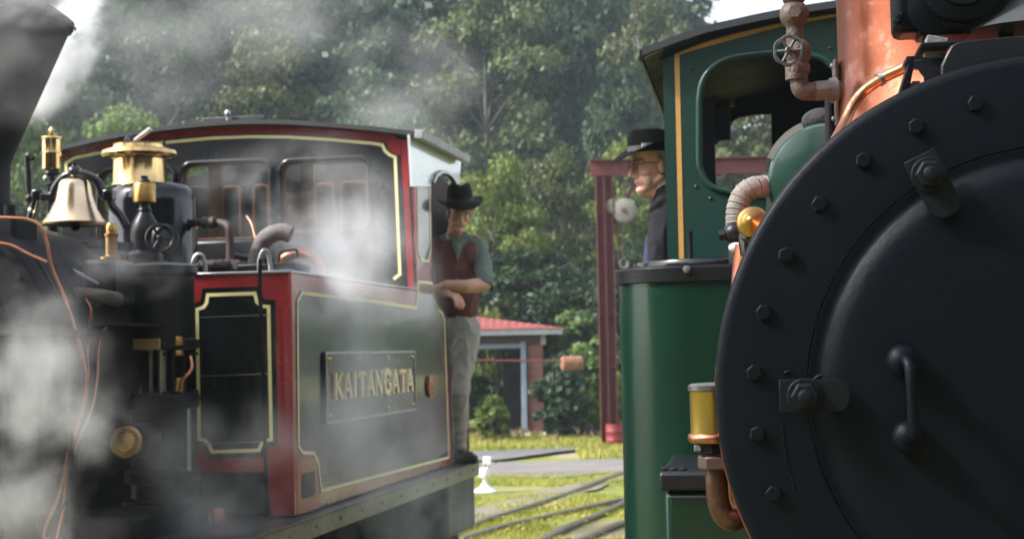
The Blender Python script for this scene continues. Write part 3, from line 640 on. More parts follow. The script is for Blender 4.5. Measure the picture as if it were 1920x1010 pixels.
# --- tanks
xl = FP(366, 600)[0]
mb = MB(); mb.plate([(xl, ZT), (HW - .004, ZT), (HW - .004, ZB)] + [FP(503, 966), FP(498, 884), (xl, FP(370, 884)[1])], [], fx(0), .012)
mb.build('tank_front', RED, red, bevel=.002)
mb = MB(); mb.plate([(-xl, ZT), (-HW, ZT), (-HW, ZB), (-xl, ZB)], [], fx(0), .012); mb.build('tank_front', RED, red)
for s in (1, -1): MB().box((s * (xl + HW) / 2, CABY / 2 + .006, (ZT + ZB) / 2), (HW - xl - .03, CABY - .02, ZT - ZB - .01)).build('side_tank', BLACK, red)
MB().box(((xl + HW) / 2, CABY / 2 - .01, ZT + .006), (HW - xl + .02, CABY + .03, .014)).build('tank_top', STEEL, red, bevel=.004)
oct_ = FPS([(392, 553), (480, 550), (484, 566), (494, 574), (506, 575), (511, 823), (498, 826), (492, 832), (488, 843), (400, 846), (394, 832), (386, 824), (376, 822), (372, 580), (384, 576), (390, 568)])
mb = MB(); mb.plate(oct_, [], fx(-.012 + .0), .002)
pn = MB(); pn.plate(oct_, [], fx(-.0), .0145); pn.ribbon(oct_, .062, fx(0), .0142, closed=True); pn.build('front_panel', PANEL, red)
MB().ribbon(oct_, .0155, fx(0), .0175, closed=True).build('lining', YELLOW, red)
for ya, yb in ((595, 590), (705, 700), (832, 826)):
    a = FP(375, ya); b = FP(508, yb); MB().ribbon([a, b], .004, fx(0), .018).build('seam', STEEL, red)
# --- side sheet with the doorway edge
side = SPS([(541, 512), (778, 546), (779, 520), (774, 350), (805, 350), (806, 500), (809, 540), (811, 560), (816, 574), (824, 582), (831, 592), (838, 700), (845, 868), (548, 966)])
MB().plate(side, [], sx_(HW), .012).build('side_sheet', RED, red, bevel=.002)
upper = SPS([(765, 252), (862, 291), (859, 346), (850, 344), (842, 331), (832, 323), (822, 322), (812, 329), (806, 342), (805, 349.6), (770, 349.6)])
MB().plate(upper, [], sx_(HW - .004), .014).build('upper_side_panel', SIDE_GLARE, red)
lin = SPS([(552, 566), (560, 549), (700, 566), (776, 577), (780, 528), (806, 531), (810, 562), (816, 577), (825, 588), (829, 600), (837, 857), (597, 919), (591, 866), (583, 849), (562, 848), (554, 836)])
sp_ = MB(); sp_.plate(lin, [], sx_(HW), .0145); sp_.ribbon(lin, .028, sx_(HW), .0143, closed=True); sp_.build('side_panel', PANEL, red)
MB().ribbon(lin, .016, sx_(HW), .017, closed=True).build('lining', YELLOW, red)
pil = SPS([(778, 352), (800, 352), (803, 470), (799, 490), (785, 487), (780, 470)])
MB().plate(pil, [], sx_(HW), .0145).build('pillar_panel', PANEL, red); MB().ribbon(pil[1:] + pil[:1], .013, sx_(HW), .017).build('lining', YELLOW, red)
dr = SPS([(806, 342), (812, 329), (822, 322), (832, 323), (842, 331), (850, 344)]); MB().ribbon(dr, .02, sx_(HW), .03).build('doorway_beading', STEEL, red)
dl = SPS([(805, 500), (808, 545), (811, 560), (816, 574), (824, 582), (830, 592), (838, 700), (845, 866)]); MB().tube([(HW + .01, a, b) for a, b in dl], .012, 8).build('doorway_edge', RUSTY, red)
sur = SPS([(550, 866), (588, 858), (593, 952), (553, 964)]); MB().plate(sur, [], sx_(HW), .0145).build('step_surround', mat('orange_red_paint', (.42, .10, .05), .4, var=.3), red)
hol = SPS([(559, 884), (582, 878), (585, 932), (561, 938)])
cx = sum(a for a, b in hol) / 4; cz = sum(b for a, b in hol) / 4
MB().plate(rrect(min(a for a, b in hol), min(b for a, b in hol) + .01, max(a for a, b in hol), max(b for a, b in hol) - .01, .02), [], sx_(HW), .016).build('step_hole', INSIDE_DK, red)
# --- nameplate
q = SPS([(600, 657), (769, 660), (767, 770), (604, 793)]); y0, y1 = q[0][0], q[1][0]; z1 = (q[0][1] + q[1][1]) / 2; z0 = (q[2][1] + q[3][1]) / 2
plate = MB().box((HW + .019, (y0 + y1) / 2, (z0 + z1) / 2), (.014, y1 - y0, z1 - z0)).build('nameplate', mat('nameplate_black', (.02, .022, .022), .25, coat=.6, var=.2), red, bevel=.003)
MB().ribbon(rrect(y0 + .004, z0 + .004, y1 - .004, z1 - .004, .012), .012, sx_(HW + .026), .006, closed=True).build('rim', STEEL, plate)
for i in range(4):
    for z, zz in ((z1 - .035, 0), (z0 + .035, 0)):
        m_ = MB(); dome(m_, (HW + .026, y0 + .06 + (y1 - y0 - .12) * i / 3, z), (1, 0, 0), .014); m_.build('rivet', BRASS, plate)
GL = {  # strokes in a 1 x 1 cell: (points, thick?)
 'K': [([(.2, 0), (.2, 1)], 1), ([(.85, 1), (.22, .42)], 0), ([(.38, .56), (.88, 0)], 1), 's', (.05, .35, 0), (.05, .35, 1), (.7, 1.0, 0), (.7, .98, 1)],
 'A': [([(.12, 0), (.5, 1)], 0), ([(.5, 1), (.88, 0)], 1), ([(.25, .33), (.75, .33)], 0), 's', (.0, .28, 0), (.72, 1.0, 0)],
 'I': [([(.5, 0), (.5, 1)], 1), 's', (.3, .7, 0), (.3, .7, 1)],
 'T': [([(.5, 0), (.5, 1)], 1), ([(.06, .97), (.94, .97)], 0), ([(.08, .97), (.06, .78)], 0), ([(.92, .97), (.94, .78)], 0), 's', (.32, .68, 0)],
 'N': [([(.17, 0), (.17, 1)], 0), ([(.17, 1), (.83, 0)], 1), ([(.83, 0), (.83, 1)], 0), 's', (.02, .32, 0), (.0, .25, 1), (.68, .98, 1)],
 'G': [([(.85, .75), (.7, .95), (.48, 1.0), (.25, .88), (.14, .5), (.25, .13), (.5, 0), (.72, .06), (.82, .2), (.82, .42)], 1), ([(.85, .75), (.87, 1.0)], 0), 's', (.62, .98, .42)],
}
LETB = mat('letter_brass', (.88, .72, .42), .38, .85, var=.15, vscale=20, bump=.05)
txt = 'KAITANGATA'; wd = [1.0, 1.0, .6, 1.0, 1.0, 1.05, 1.1, 1.0, 1.0, 1.0]; tw = sum(wd); ya = SP(612, 720)[0]; yb = SP(764, 720)[0]
zb = z0 + .115; zt = z1 - .105; cur = ya
for ch, w_ in zip(txt, wd):
    cw = (yb - ya) * w_ / tw; mb = MB(); ser = False; f = lambda u, v: (cur + cw * .04 + u * cw * .92, zb + v * (zt - zb)); d0 = 0
    for st in GL[ch]:
        if st == 's': ser = True; continue
        d0 += .0004
        if not ser: mb.ribbon([f(*p) for p in st[0]], .032 if st[1] else .016, sx_(HW + .026), .012 + d0)
        else: mb.ribbon([f(st[0], st[2]), f(st[1], st[2])], .010, sx_(HW + .026), .012 + d0)
    mb.build('letter', LETB, plate); cur += cw
c = SP(801, 724); mb = MB(); mb.lathe([(.066, 0), (.066, .012), (.058, .016)], (HW + .012, c[0], c[1]), (1, 0, 0), 24); ov = mb.build('works_plate', mat('plate_red', (.42, .05, .04), .4, var=.2), red)
MB().lathe([(.066, .012), (.07, .018), (.058, .018)], (HW + .012, c[0], c[1]), (1, 0, 0), 24, cap=False).build('rim', BRASS, ov)
for k in range(3): MB().ribbon([(c[0] - .035, c[1] + .025 - .025 * k), (c[0] + .035, c[1] + .025 - .025 * k)], .008, sx_(HW + .027), .004).build('raised_line', BRASS, ov)
# --- frame, running board and rear box
ZR = ZB - .012; yend = SP(903, 885, HW + .08)[0]
MB().box((0, (yend - .95) / 2, ZR - .004), (2 * HW + .16, yend + .95, .012)).build('running_board', mat('worn_black_plate', (.05, .05, .05), .45, .3, var=.5, vscale=12, dirt=.6, dirtcol=(.25, .24, .22)), red, bevel=.002)
MB().box((HW + .055, (yend - .95) / 2, ZR - .055), (.02, yend + .95, .085)).build('valance', OLIVE, red, bevel=.003)
MB().box((-HW - .055, (yend - .95) / 2, ZR - .055), (.02, yend + .95, .085)).build('valance', OLIVE, red, bevel=.003)
mb = MB()
for k in range(14): dome(mb, (HW + .065, -.6 + k * .36, ZR - .05), (1, 0, 0), .012)
for i in range(14):
    m_ = MB(); dome(m_, (HW + .065, -.6 + i * .36, ZR - .05), (1, 0, 0), .012); m_.build('rivet', OLIVE, red)
for s in (1, -1): MB().box((s * .45, 1.3, .68), (.03, 4.6, .42)).build('frame_plate', SOOT, red)
rb0 = RF.pt(846, 985, 'x', HW + .03); MB().box((.55, (rb0.y + yend) / 2 + .06, ZR - .27), (HW * 2 - 1.08, yend - rb0.y + .1, .36)).build('rear_box', mat('faded_black_box', (.05, .052, .052), .6, var=.4, dirt=.4, dirtcol=(.1, .1, .1)), red, bevel=.03, seg=3)
for a in (850, 660):
    p = RF.pt(a, 985, 'x', HW - .06); MB().box((HW - .06, p.y, .34), (.07, .05, .62)).build('step_hanger', OLIVE, red)
for y in (.2, 1.4, 2.6):
    for s in (1, -1):
        w_ = MB().lathe([(.36, -.05), (.39, -.05), (.38, -.015), (.36, -.01), (.355, .05), (.31, .05), (.3, .01), (.09, .02), (.09, .06), (.04, .06)], (s * .53, y, .385), (s, 0, 0), 32).build('wheel', SOOT, red)
# --- cab
arc = [(104, 287), (150, 273), (200, 262), (300, 246), (400, 236), (470, 233), (540, 234), (620, 239), (700, 246), (768, 254)]
A = FPS(arc, CABY); lft = FP(121, 400, CABY)[0]
front = [(lft, A[0][1] - .01)] + A[1:-1] + [FP(766, 254, CABY), (HW, FP(778, 545, CABY)[1]), (HW, ZB), (-HW, ZB), (lft, FP(121, 600, CABY)[1])]
wins = [(527, 294, 693, 441), (341, 299, 509, 455), (186, 312, 328, 458)]
WR = []
for a, b, c_, d in wins:
    p = FP(a, d, CABY); q_ = FP(c_, b, CABY); WR.append(rrect(p[0], p[1], q_[0], q_[1], .07))
cabf = MB().plate(front, WR, fx(CABY + .012), .012).build('cab_front', mat('cab_black', (.018, .019, .022), .3, var=.3, coat=.4, dirt=.25, dirtcol=(.045, .045, .05), bump=.1), red)
for r_, (a, b, c_, d) in zip(WR, wins):
    w_ = MB().tube([(x, CABY - .004, z) for x, z in r_ + r_[:1]], .016, 8, cap=False).build('window', GLOSS_BLACK, cabf)
    xs_ = [p[0] for p in r_]; zs_ = [p[1] for p in r_]; x0, x1, z0_, z1_ = min(xs_), max(xs_), min(zs_), max(zs_)
    MB().ribbon(rrect(x0 + .01, z0_ + .01, x1 - .01, z1_ - .01, .06), .03, fx(CABY + .03), .014, closed=True).build('wood_frame', WOOD, cabf)
    MB().plate(rrect(x0 + .012, z0_ + .012, x1 - .012, z1_ - .012, .06), [], fx(CABY + .035), .003).build('pane', GLASS, cabf)
for a, b, c_, d in ((386, 302, 409, 455), (561, 297, 583, 441), (206, 314, 226, 455)):
    p = FP(a, d, CABY); q_ = FP(c_, b, CABY); MB().box(((p[0] + q_[0]) / 2, CABY + .06, (p[1] + q_[1]) / 2), (q_[0] - p[0], .04, q_[1] - p[1])).build('window_post', WOOD, red, bevel=.004)
redl = FPS([(120, 300), (124, 285), (200, 271), (300, 255), (400, 246), (470, 243), (540, 244), (620, 249), (700, 256), (742, 262)], CABY)
MB().ribbon(redl, .042, fx(CABY), .002).build('red_band', RED, red)
MB().ribbon(FPS([(757, 262), (771, 540)], CABY), .036, fx(CABY), .0024).build('red_band', RED, red)
MB().plate(FPS([(724, 258), (750, 262), (751, 290), (745, 290), (733, 284), (727, 276)], CABY), [], fx(CABY), .0028).build('red_corner', RED, red)
yl = FPS([(125, 345), (124, 306), (140, 296), (200, 284), (300, 268), (400, 259), (470, 256.5), (540, 257), (620, 262), (700, 269), (717, 272), (722, 283), (730, 290), (741, 295), (750, 514), (738, 523)], CABY)
MB().ribbon(yl, .0185, fx(CABY), .004).build('lining', YELLOW, red)
for i, (a, b) in enumerate(((315, 280), (240, 290), (390, 275), (460, 273), (530, 273), (600, 277), (670, 283), (710, 320), (715, 380), (718, 440), (516, 320), (517, 430), (160, 345), (335, 420))):
    m_ = MB(); p = FP(a, b, CABY); dome(m_, (p[0], CABY, p[1]), (0, -1, 0), .009); m_.build('rivet', BLACK, cabf)
# roof shell
RY0, RY1 = CABY - .09, RF.pt(874, 292, 'x', HW + .06).y
ra = [(p[0], p[1] + .012) for p in FPS([(104, 280), (150, 268), (200, 257), (300, 241), (400, 231), (470, 228), (540, 229), (620, 234), (700, 241), (782, 250)], RY0)]
Q = catmull([(x, 0, z) for x, z in ra], 3); mb = MB()
prof = [(p.x, p.z) for p in Q] + [(p.x, p.z - .026) for p in Q[::-1]]
mb.plate(prof, [], lambda a, b, d: (a, RY0 + d, b), RY1 - RY0); mb.build('cab_roof', ROOFC, red, smooth=30)
e = Q[-1]; MB().box((e.x + .012, (RY0 + RY1) / 2, e.z - .018), (.05, RY1 - RY0 + .02, .05), Euler((0, .1, 0)).to_matrix()).build('gutter', GUTTER, red, bevel=.004)
e = Q[0]; MB().box((e.x - .012, (RY0 + RY1) / 2, e.z - .018), (.05, RY1 - RY0 + .02, .05)).build('gutter', GUTTER, red, bevel=.004)
vt = RF.pt(450, 224, 'y', 2.75); v = MB().box((vt.x, 2.9, vt.z - .01), (.42, .5, .035)).build('roof_vent', ROOFC, red, bevel=.008)
p = RF.pt(427, 213, 'y', 2.62); MB().sphere((p.x, 2.62, p.z), (.02, .02, .026)).build('knob', STEEL, v); MB().cyl((p.x, 2.62, p.z - .08), (p.x, 2.62, p.z), .01).build('knob_stem', STEEL, v)
# inside
MB().box((-HW + .02, (CABY + RY1) / 2, 1.75), (.02, RY1 - CABY - .1, 1.55)).build('inner_side', INSIDE, red)
YR = 3.55
def RP(px, py): p = RF.pt(px, py, 'y', YR); return (p.x, p.z)
rw = [(594, 345, 626, 486), (642, 341, 690, 480), (478, 348, 504, 480), (420, 350, 452, 480), (310, 352, 360, 480), (222, 352, 280, 480)]
hls = []
for a, b, c_, d in rw: p = RP(a, d); q_ = RP(c_, b); hls.append(rrect(p[0], p[1], q_[0], q_[1], .03, 3))
zz = max(z for x, z in ra) - .05
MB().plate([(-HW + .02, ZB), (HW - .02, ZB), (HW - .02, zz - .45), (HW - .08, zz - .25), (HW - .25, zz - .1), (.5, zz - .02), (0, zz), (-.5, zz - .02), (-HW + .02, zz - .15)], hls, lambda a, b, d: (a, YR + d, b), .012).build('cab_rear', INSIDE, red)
for h in hls: MB().tube([(x, YR - .006, z) for x, z in h + h[:1]], .012, 6, cap=False).build('rear_window', WOOD, red)
MB().tube([RF.pt(870, 640, 'x', HW - .03), RF.pt(874, 640, 'x', HW), RF.pt(878, 862, 'x', HW)], .011, 8).build('handrail', mat('orange_rust_rail', (.34, .12, .06), .5, .2, var=.3), red)
MB().box((0, 2.9, ZR - .03), (2 * HW - .02, 1.6, .03)).build('cab_floor', SLEEPER, red)
# --- boiler and smokebox
BZ, BR = 1.70, .52
MB().lathe([(BR, -.4), (BR, 2.18)], (0, 0, BZ), (0, 1, 0), 48).build('boiler', BLACK, red, smooth=30)
for y in (-.1, .55, 1.5): MB().lathe([(BR, -.02), (BR + .008, -.018), (BR + .008, .018), (BR, .02)], (0, y, BZ), (0, 1, 0), 48, cap=False).build('boiler_band', GLOSS_BLACK, red, smooth=30)
MB().lathe([(.3, -.03), (.5, -.02), (.565, .0), (.575, .02), (.575, .78), (.52, .8)], (0, -1.15, BZ), (0, 1, 0), 56).build('smokebox', SOOT, red, smooth=30)
MB().lathe([(.01, -.09), (.2, -.075), (.38, -.04), (.42, -.01), (.43, .02)], (0, -1.17, BZ), (0, 1, 0), 40).build('smokebox_door', SOOT, red, smooth=30)
for k in range(20):
    a = 2 * PI * k / 20; m_ = MB(); hexbolt(m_, (.535 * math.cos(a), -1.165, BZ + .535 * math.sin(a)), (0, -1, 0), .016, .014); m_.build('bolt', SOOT, red)
MB().box((0, -.77, 1.1), (.62, .7, .34)).build('saddle', SOOT, red, bevel=.01)
for s in (1, -1):
    MB().lathe([(.12, -.04), (.2, -.035), (.235, -.02), (.25, 0), (.27, .01), (.27, .05), (.25, .06), (.25, .56), (.27, .57), (.27, .62)], (s * .74, -1.05, .66), (0, 1, 0), 40).build('steam_cylinder', BLACK, red, smooth=35)
    MB().box((s * .66, -.75, 1.0), (.30, .5, .16)).build('valve_chest', SOOT, red, bevel=.02)
    for k_ in range(12):
        a_ = 2 * PI * k_ / 12; m_ = MB(); hexbolt(m_, (s * .74 + .215 * math.cos(a_), -1.075, .66 + .215 * math.sin(a_)), (0, -1, 0), .016, .02); m_.build('bolt', BLACK, red)
p = RF.at(196, 700, 6.35); MB().box((p.x - .1, p.y + .25, p.z + .02), (.03, .5, .85)).build('casing_plate', SOOT, red, bevel=.004)
MB().box((.42, -.55, 1.83), (.55, .9, .012)).build('ledge', SOOT, red)
# --- funnel
ch = MB(); cy = -.79
ch.lathe([(.22, 2.2), (.2, 2.28), (.165, 2.36), (.165, 2.50), (.18, 2.545), (.405, 3.075), (.42, 3.08), (.425, 3.10), (.41, 3.115), (.26, 3.22), (.25, 3.25), (.235, 3.25), (.235, 3.1), (.12, 2.6)], (0, cy, 0), (0, 0, 1), 48)
fun = ch.build('funnel', SOOT, red, smooth=30)
for k in range(24):
    a = 2 * PI * k / 24; m_ = MB(); dome(m_, (.424 * math.cos(a), cy + .424 * math.sin(a), 3.09), (math.cos(a), math.sin(a), 0), .009); m_.build('rivet', SOOT, fun)
# --- steam dome with brass safety valve casing
dy = .90; dp = lambda px, py: RF.pt(px, py, 'y', dy); dx = dp(287, 420).x; kx = lambda n: n * RF.pt(0, 0, 'y', dy).length * 0 + n / 356.
DR = kx(81); zt_ = dp(287, 346).z; zb_ = BZ + .4
MB().lathe([(DR * 1.06, zb_), (DR, zb_ + .06), (DR, zt_ - .10), (DR * .97, zt_ - .05), (DR * .86, zt_ - .015), (DR * .6, zt_), (.02, zt_ + .004)], (dx, dy, 0), n=48).build('steam_dome', GLOSS_BLACK, red, smooth=50)
bx = dp(262, 300).x; z = lambda py: dp(262, py).z
cas = MB().lathe([(kx(52), z(349)), (kx(49), z(343)), (kx(48), z(300)), (kx(52), z(297)), (kx(66), z(296)), (kx(70), z(291)), (kx(68), z(284)), (kx(58), z(281)), (kx(49), z(281)), (kx(48), z(273)), (kx(51), z(272)), (kx(46), z(271)), (kx(44), z(276)), (.01, z(276))], (bx, dy, 0), n=48).build('safety_valve_casing', BRASS, red, smooth=35)
m_ = MB(); p = dp(243, 266); m_.lathe([(.03, -.03), (.03, .015), (.022, .03), (.012, .035)], p, n=6); m_.build('valve_nut', BLACK, cas)
MB().tube([dp(250, 266), dp(283, 241)], .013, 8).build('lever', GUTTER, cas)
for a in (279, 293, 308): MB().cyl(dp(a, 275), dp(a, 263), .006).build('stud', BLACK, cas)
# --- bell, its yoke and stand
by = .1; bp = lambda px, py: RF.pt(px, py, 'y', by); k = 1 / 402.; c = bp(140, 420); zz_ = lambda py: (bp(140, py).z)
bell = MB().lathe([(59 * k, zz_(421)), (60 * k, zz_(418)), (53 * k, zz_(410)), (44 * k, zz_(396)), (36 * k, zz_(376)), (31 * k, zz_(356)), (28 * k, zz_(343)), (24 * k, zz_(338)), (12 * k, zz_(335)), (.005, zz_(334)), (.005, zz_(340)), (20 * k, zz_(344)), (30 * k, zz_(380)), (52 * k, zz_(419))], (c.x, by, 0), n=48, cap=False).build('bell', BELLM, red, smooth=50)
MB().tube([bp(140, 385), bp(141, 415)], .009, 8).build('clapper', SOOT, bell); MB().sphere(bp(141, 424), .024).build('clapper_ball', SOOT, bell)
yk = MB(); yk.tube(catmull([bp(76, 366), bp(98, 366), bp(105, 352), bp(120, 333), bp(142, 325), bp(164, 329), bp(184, 343), bp(194, 366), bp(207, 371)], 6), 8.5 * k, 10); yk.sphere(bp(140, 322), (.035, .03, .03)); yk.cyl(bp(140, 322), bp(140, 306), .012)
yk.build('yoke', GLOSS_BLACK, red)
MB().tube(catmull([bp(72, 352), bp(68, 366), bp(64, 385), bp(58, 405), bp(57, 425), bp(66, 444), bp(86, 456), bp(112, 462)], 6), 7 * k, 10).build('bell_stand', GLOSS_BLACK, red)
MB().tube(catmull([bp(203, 352), bp(206, 372), bp(213, 390), bp(226, 404), bp(237, 424)], 6), 8 * k, 10).build('bell_stand', GLOSS_BLACK, red)
MB().tube(catmull([bp(62, 298), bp(52, 292), bp(53, 320), bp(56, 368), bp(70, 372)], 5), 5.5 * k, 8).build('bell_crank', BLACK, red)
MB().sphere(bp(57, 372), .024).build('crank_pivot', BLACK, red); MB().sphere(bp(60, 395), .02).build('pivot_cap', STEEL, red)
for x in (72, 205): MB().box(bp(x, 366), (.05, .06, .055)).build('bearing', GLOSS_BLACK, red, bevel=.01)
MB().box(bp(142, 462), (.42, .3, .035)).build('bell_base', SOOT, red, bevel=.008)
MB().cyl(bp(142, 500), bp(142, 462), .05).build('bell_pedestal', SOOT, red)
# --- whistle
wy = .45; wp = lambda px, py: RF.pt(px, py, 'y', wy); k = 1 / 385.; c = wp(97, 300); zw = lambda py: wp(97, py).z
w_ = MB().lathe([(16 * k, zw(319)), (18 * k, zw(317)), (17.5 * k, zw(288)), (18.3 * k, zw(287)), (17.8 * k, zw(285)), (17.8 * k, zw(262)), (19.5 * k, zw(260)), (19 * k, zw(257)), (6 * k, zw(255)), (7 * k, zw(252)), (3 * k, zw(249)), (5.5 * k, zw(245)), (4 * k, zw(241)), (.002, zw(237))], (c.x, wy, 0), n=28).build('whistle', BRASS, red, smooth=35)
MB().lathe([(9 * k, zw(470)), (9 * k, zw(352)), (14 * k, zw(346)), (8 * k, zw(340)), (8 * k, zw(330)), (15 * k, zw(325)), (13 * k, zw(319))], (c.x, wy, 0), n=16).build('whistle_stem', BLACK, w_)
MB().sphere(wp(88, 335), .02).build('whistle_valve', STEEL, w_)
# --- lubricator cup on black valve, hand wheel
vy = .05; vp = lambda px, py: RF.pt(px, py, 'y', vy); k = 1 / 405.; c = vp(271, 360); zv = lambda py: vp(271, py).z
v_ = MB().lathe([(.01, zv(500)), (34 * k, zv(495)), (34 * k, zv(478)), (24 * k, zv(470)), (27 * k, zv(440)), (24 * k, zv(418)), (15 * k, zv(404)), (12 * k, zv(398)), (13 * k, zv(394)), (10 * k, zv(388)), (10 * k, zv(380))], (c.x, vy, 0), n=28).build('valve_body', BLACK, red, smooth=40)
MB().lathe([(19 * k, zv(381)), (21 * k, zv(379)), (21 * k, zv(347)), (19 * k, zv(344)), (9 * k, zv(343))], (c.x, vy, 0), n=28).build('oil_cup', BRASS_OLD, v_)
MB().lathe([(12 * k, zv(343)), (11 * k, zv(338)), (7 * k, zv(335)), (7 * k, zv(330))], (c.x, vy, 0), n=6).build('cup_cap', BLACK, v_)
def handwheel(c, ax, R, r, spokes, m, parent, lobed=0, name='hand_wheel'):
    "ring, spokes and hub; ax is the axle direction"
    q = Vector(ax).to_track_quat('Z', 'Y').to_matrix().to_4x4(); M = Matrix.Translation(c) @ q; ring = MB(); pts = []
    for i in range(73):
        a = 2 * PI * i / 72; rr = R * (1 + (.11 * (abs(math.sin(a * lobed / 2)) - .7) if lobed else 0)); pts.append(M @ Vector((rr * math.cos(a), rr * math.sin(a), 0)))
    ring.tube(pts, r, 8, cap=False); o = ring.build(name, m, parent)
    for s in range(spokes):
        a = 2 * PI * s / spokes; MB().tube([M @ Vector((0, 0, 0)), M @ Vector((R * math.cos(a) * (.93 if lobed else 1), R * math.sin(a) * (.93 if lobed else 1), 0))], r * .75, 8).build('spoke', m, o)
    MB().lathe([(R * .25, -r * 1.6), (R * .25, r * 1.2), (R * .12, r * 1.8)], M @ Vector((0, 0, 0)), ax, 12).build('hub', m, o); return o
HWc = vp(310, 448); handwheel(HWc + Vector((0, -.06, 0)), (.35, -1, .1), 24 * k, .009, 3, BLACK, red)
MB().lathe([(26 * k, 0), (27 * k, .03), (12 * k, .06)], HWc + Vector((0, .0, 0)), (.2, -1, .1), 24).build('valve_bonnet', BLACK, red)
# --- brass check valve and its copper tail
ty = -.15; tp = lambda px, py: RF.pt(px, py, 'y', ty); k = 1 / 425.; c = tp(209, 450); zq = lambda py: tp(209, py).z
MB().lathe([(16 * k, zq(497)), (18 * k, zq(494)), (18 * k, zq(481)), (12 * k, zq(478)), (11 * k, zq(445)), (13 * k, zq(443)), (13 * k, zq(438)), (10 * k, zq(436)), (10 * k, zq(423)), (8 * k, zq(419)), (.002, zq(418))], (c.x, ty, 0), n=20).build('check_valve', BRASS_OLD, red)
MB().cyl(tp(194, 490), tp(175, 491), 9 * k, n=6).build('pipe_nut', BRASS_OLD, red); MB().tube([tp(178, 491), tp(150, 491), tp(116, 493)], 4.5 * k, 10, rf=lambda i: (4.8 - i * .9) * k).build('copper_tail', COPPER_PIPE, red)
# --- pipes over the tank and dome
def rpipe(name, pts, r, m, n=10, par=red, sm=6, rf=None):
    P = [RF.at(*p) for p in pts]; Q = catmull(P, sm); return MB().tube(Q, r, n, rf=rf).build(name, m, par)
rpipe('dome_pipe', [(352, 417, 8.0), (385, 417, 7.95), (412, 418, 7.9), (428, 426, 7.85), (431, 455, 7.85), (431, 500, 7.85)], .021, RUSTY)
for a, b in ((385, 7.95), (398, 7.9)): p = RF.at(a, 417, b); MB().lathe([(.03, -.012), (.03, .012)], p, (1, .0, 0), 12).build('pipe_collar', RUSTY, red)
P_ = rpipe('lagged_pipe', [(478, 520, 8.0), (482, 485, 8.0), (492, 455, 7.98), (508, 440, 7.95), (528, 435, 7.95), (546, 440, 7.95)], .043, LAG, 14, rf=lambda i: .043 + .003 * (i % 2))
rpipe('copper_bend', [(524, 498, 7.9), (534, 484, 7.85), (556, 475, 7.85), (580, 480, 7.85), (596, 494, 7.85), (602, 520, 7.85)], .027, COPPER_PIPE)
rpipe('rod_frame', [(523, 492, 7.6), (525, 474, 7.6), (540, 470, 7.6), (556, 469, 7.6), (558, 482, 7.6)], .007, BLACK, 6)
rpipe('tank_pipe', [(374, 498, 7.7), (400, 497, 7.7), (425, 496, 7.75), (445, 497, 7.8)], .028, RUSTY, rf=lambda i: .026 + .004 * (i % 3 == 0))
rpipe('conduit', [(435, 478, 8.1), (460, 482, 8.1), (500, 488, 8.0), (540, 492, 8.0)], .016, RUSTY)
rpipe('conduit', [(372, 470, 8.6), (420, 468, 8.7), (500, 466, 8.8), (600, 462, 8.9)], .02, BLACK)
rpipe('thin_copper_pipe', [(463, 405, 9.1), (472, 420, 9.05), (480, 450, 9.0)], .006, COPPER_PIPE, 6)
MB().box(RF.at(515, 502, 7.75), (.3, .25, .03)).build('tray', BLACK, red, bevel=.006)
MB().box(RF.at(455, 478, 8.6), (.5, .3, .16)).build('firebox_top', BLACK, red, bevel=.02)
MB().box(RF.at(430, 505, 8.0), (.3, .5, .05)).build('lid', RUSTY, red, bevel=.01)
for pts in ([(364, 513, 7.0), (362, 492, 7.0), (369, 478, 7.0), (379, 480, 7.0), (384, 495, 7.05), (385, 513, 7.1)], [(486, 512, 6.95), (487, 486, 6.95), (494, 470, 6.95), (502, 475, 6.98), (506, 492, 7.02), (508, 511, 7.05)]):
    rpipe('lamp_iron', pts, .011, STEEL, 8)
rpipe('handrail', [(488, 486, 6.8), (487, 520, 6.8), (488, 560, 6.8), (492, 640, 6.8), (495, 740, 6.8), (498, 860, 6.8), (505, 975, 6.8)], .0095, BLACK, 8)
# --- air pump
pd = 6.72; pp = lambda px, py: RF.at(px, py, pd); k = 1 / 431.; c = pp(303, 700); zp = lambda py: pp(303, py).z
pump = MB().lathe([(66 * k, zp(656)), (70 * k, zp(652)), (70 * k, zp(638)), (62 * k, zp(634)), (62 * k, zp(520)), (68 * k, zp(514)), (68 * k, zp(500)), (60 * k, zp(497)), (20 * k, zp(492)), (.01, zp(492))], (c.x, c.y, 0), n=40).build('air_pump', BLACK, red, smooth=35)
MB().lathe([(66 * k, zp(962)), (72 * k, zp(950)), (72 * k, zp(936)), (58 * k, zp(930)), (58 * k, zp(904)), (70 * k, zp(900)), (70 * k, zp(882)), (58 * k, zp(876)), (57 * k, zp(768)), (69 * k, zp(764)), (71 * k, zp(745)), (69 * k, zp(738)), (24 * k, zp(735))], (c.x, c.y, 0), n=40).build('lower_cylinder', BLACK, pump, smooth=35)
MB().cyl((c.x, c.y, zp(740)), (c.x, c.y, zp(650)), 9 * k).build('piston_rod', STEEL, pump)
for s in (-1, 1):
    for t in (-1, 1): MB().cyl((c.x + s * 34 * k, c.y + t * .06, zp(740)), (c.x + s * 34 * k, c.y + t * .06, zp(650)), 5 * k).build('tie_rod', STEEL if s < 0 else BLACK, pump)
for i in range(12):
    a = 2 * PI * i / 12
    for z_, zz2 in ((zp(652) - .02, -1), (zp(738), 1), (zp(900) + .0, 1)):
        m_ = MB(); hexbolt(m_, (c.x + 63 * k * math.cos(a), c.y + 63 * k * math.sin(a), z_), (0, 0, zz2), .013, .014); m_.build('bolt', BLACK, pump)
MB().box((c.x - .01, c.y - 70 * k - .004, zp(645)), (.158, .01, .046)).build('maker_plate', mat('brass_plate', (.55, .42, .2), .45, .8, var=.3), pump, bevel=.002)
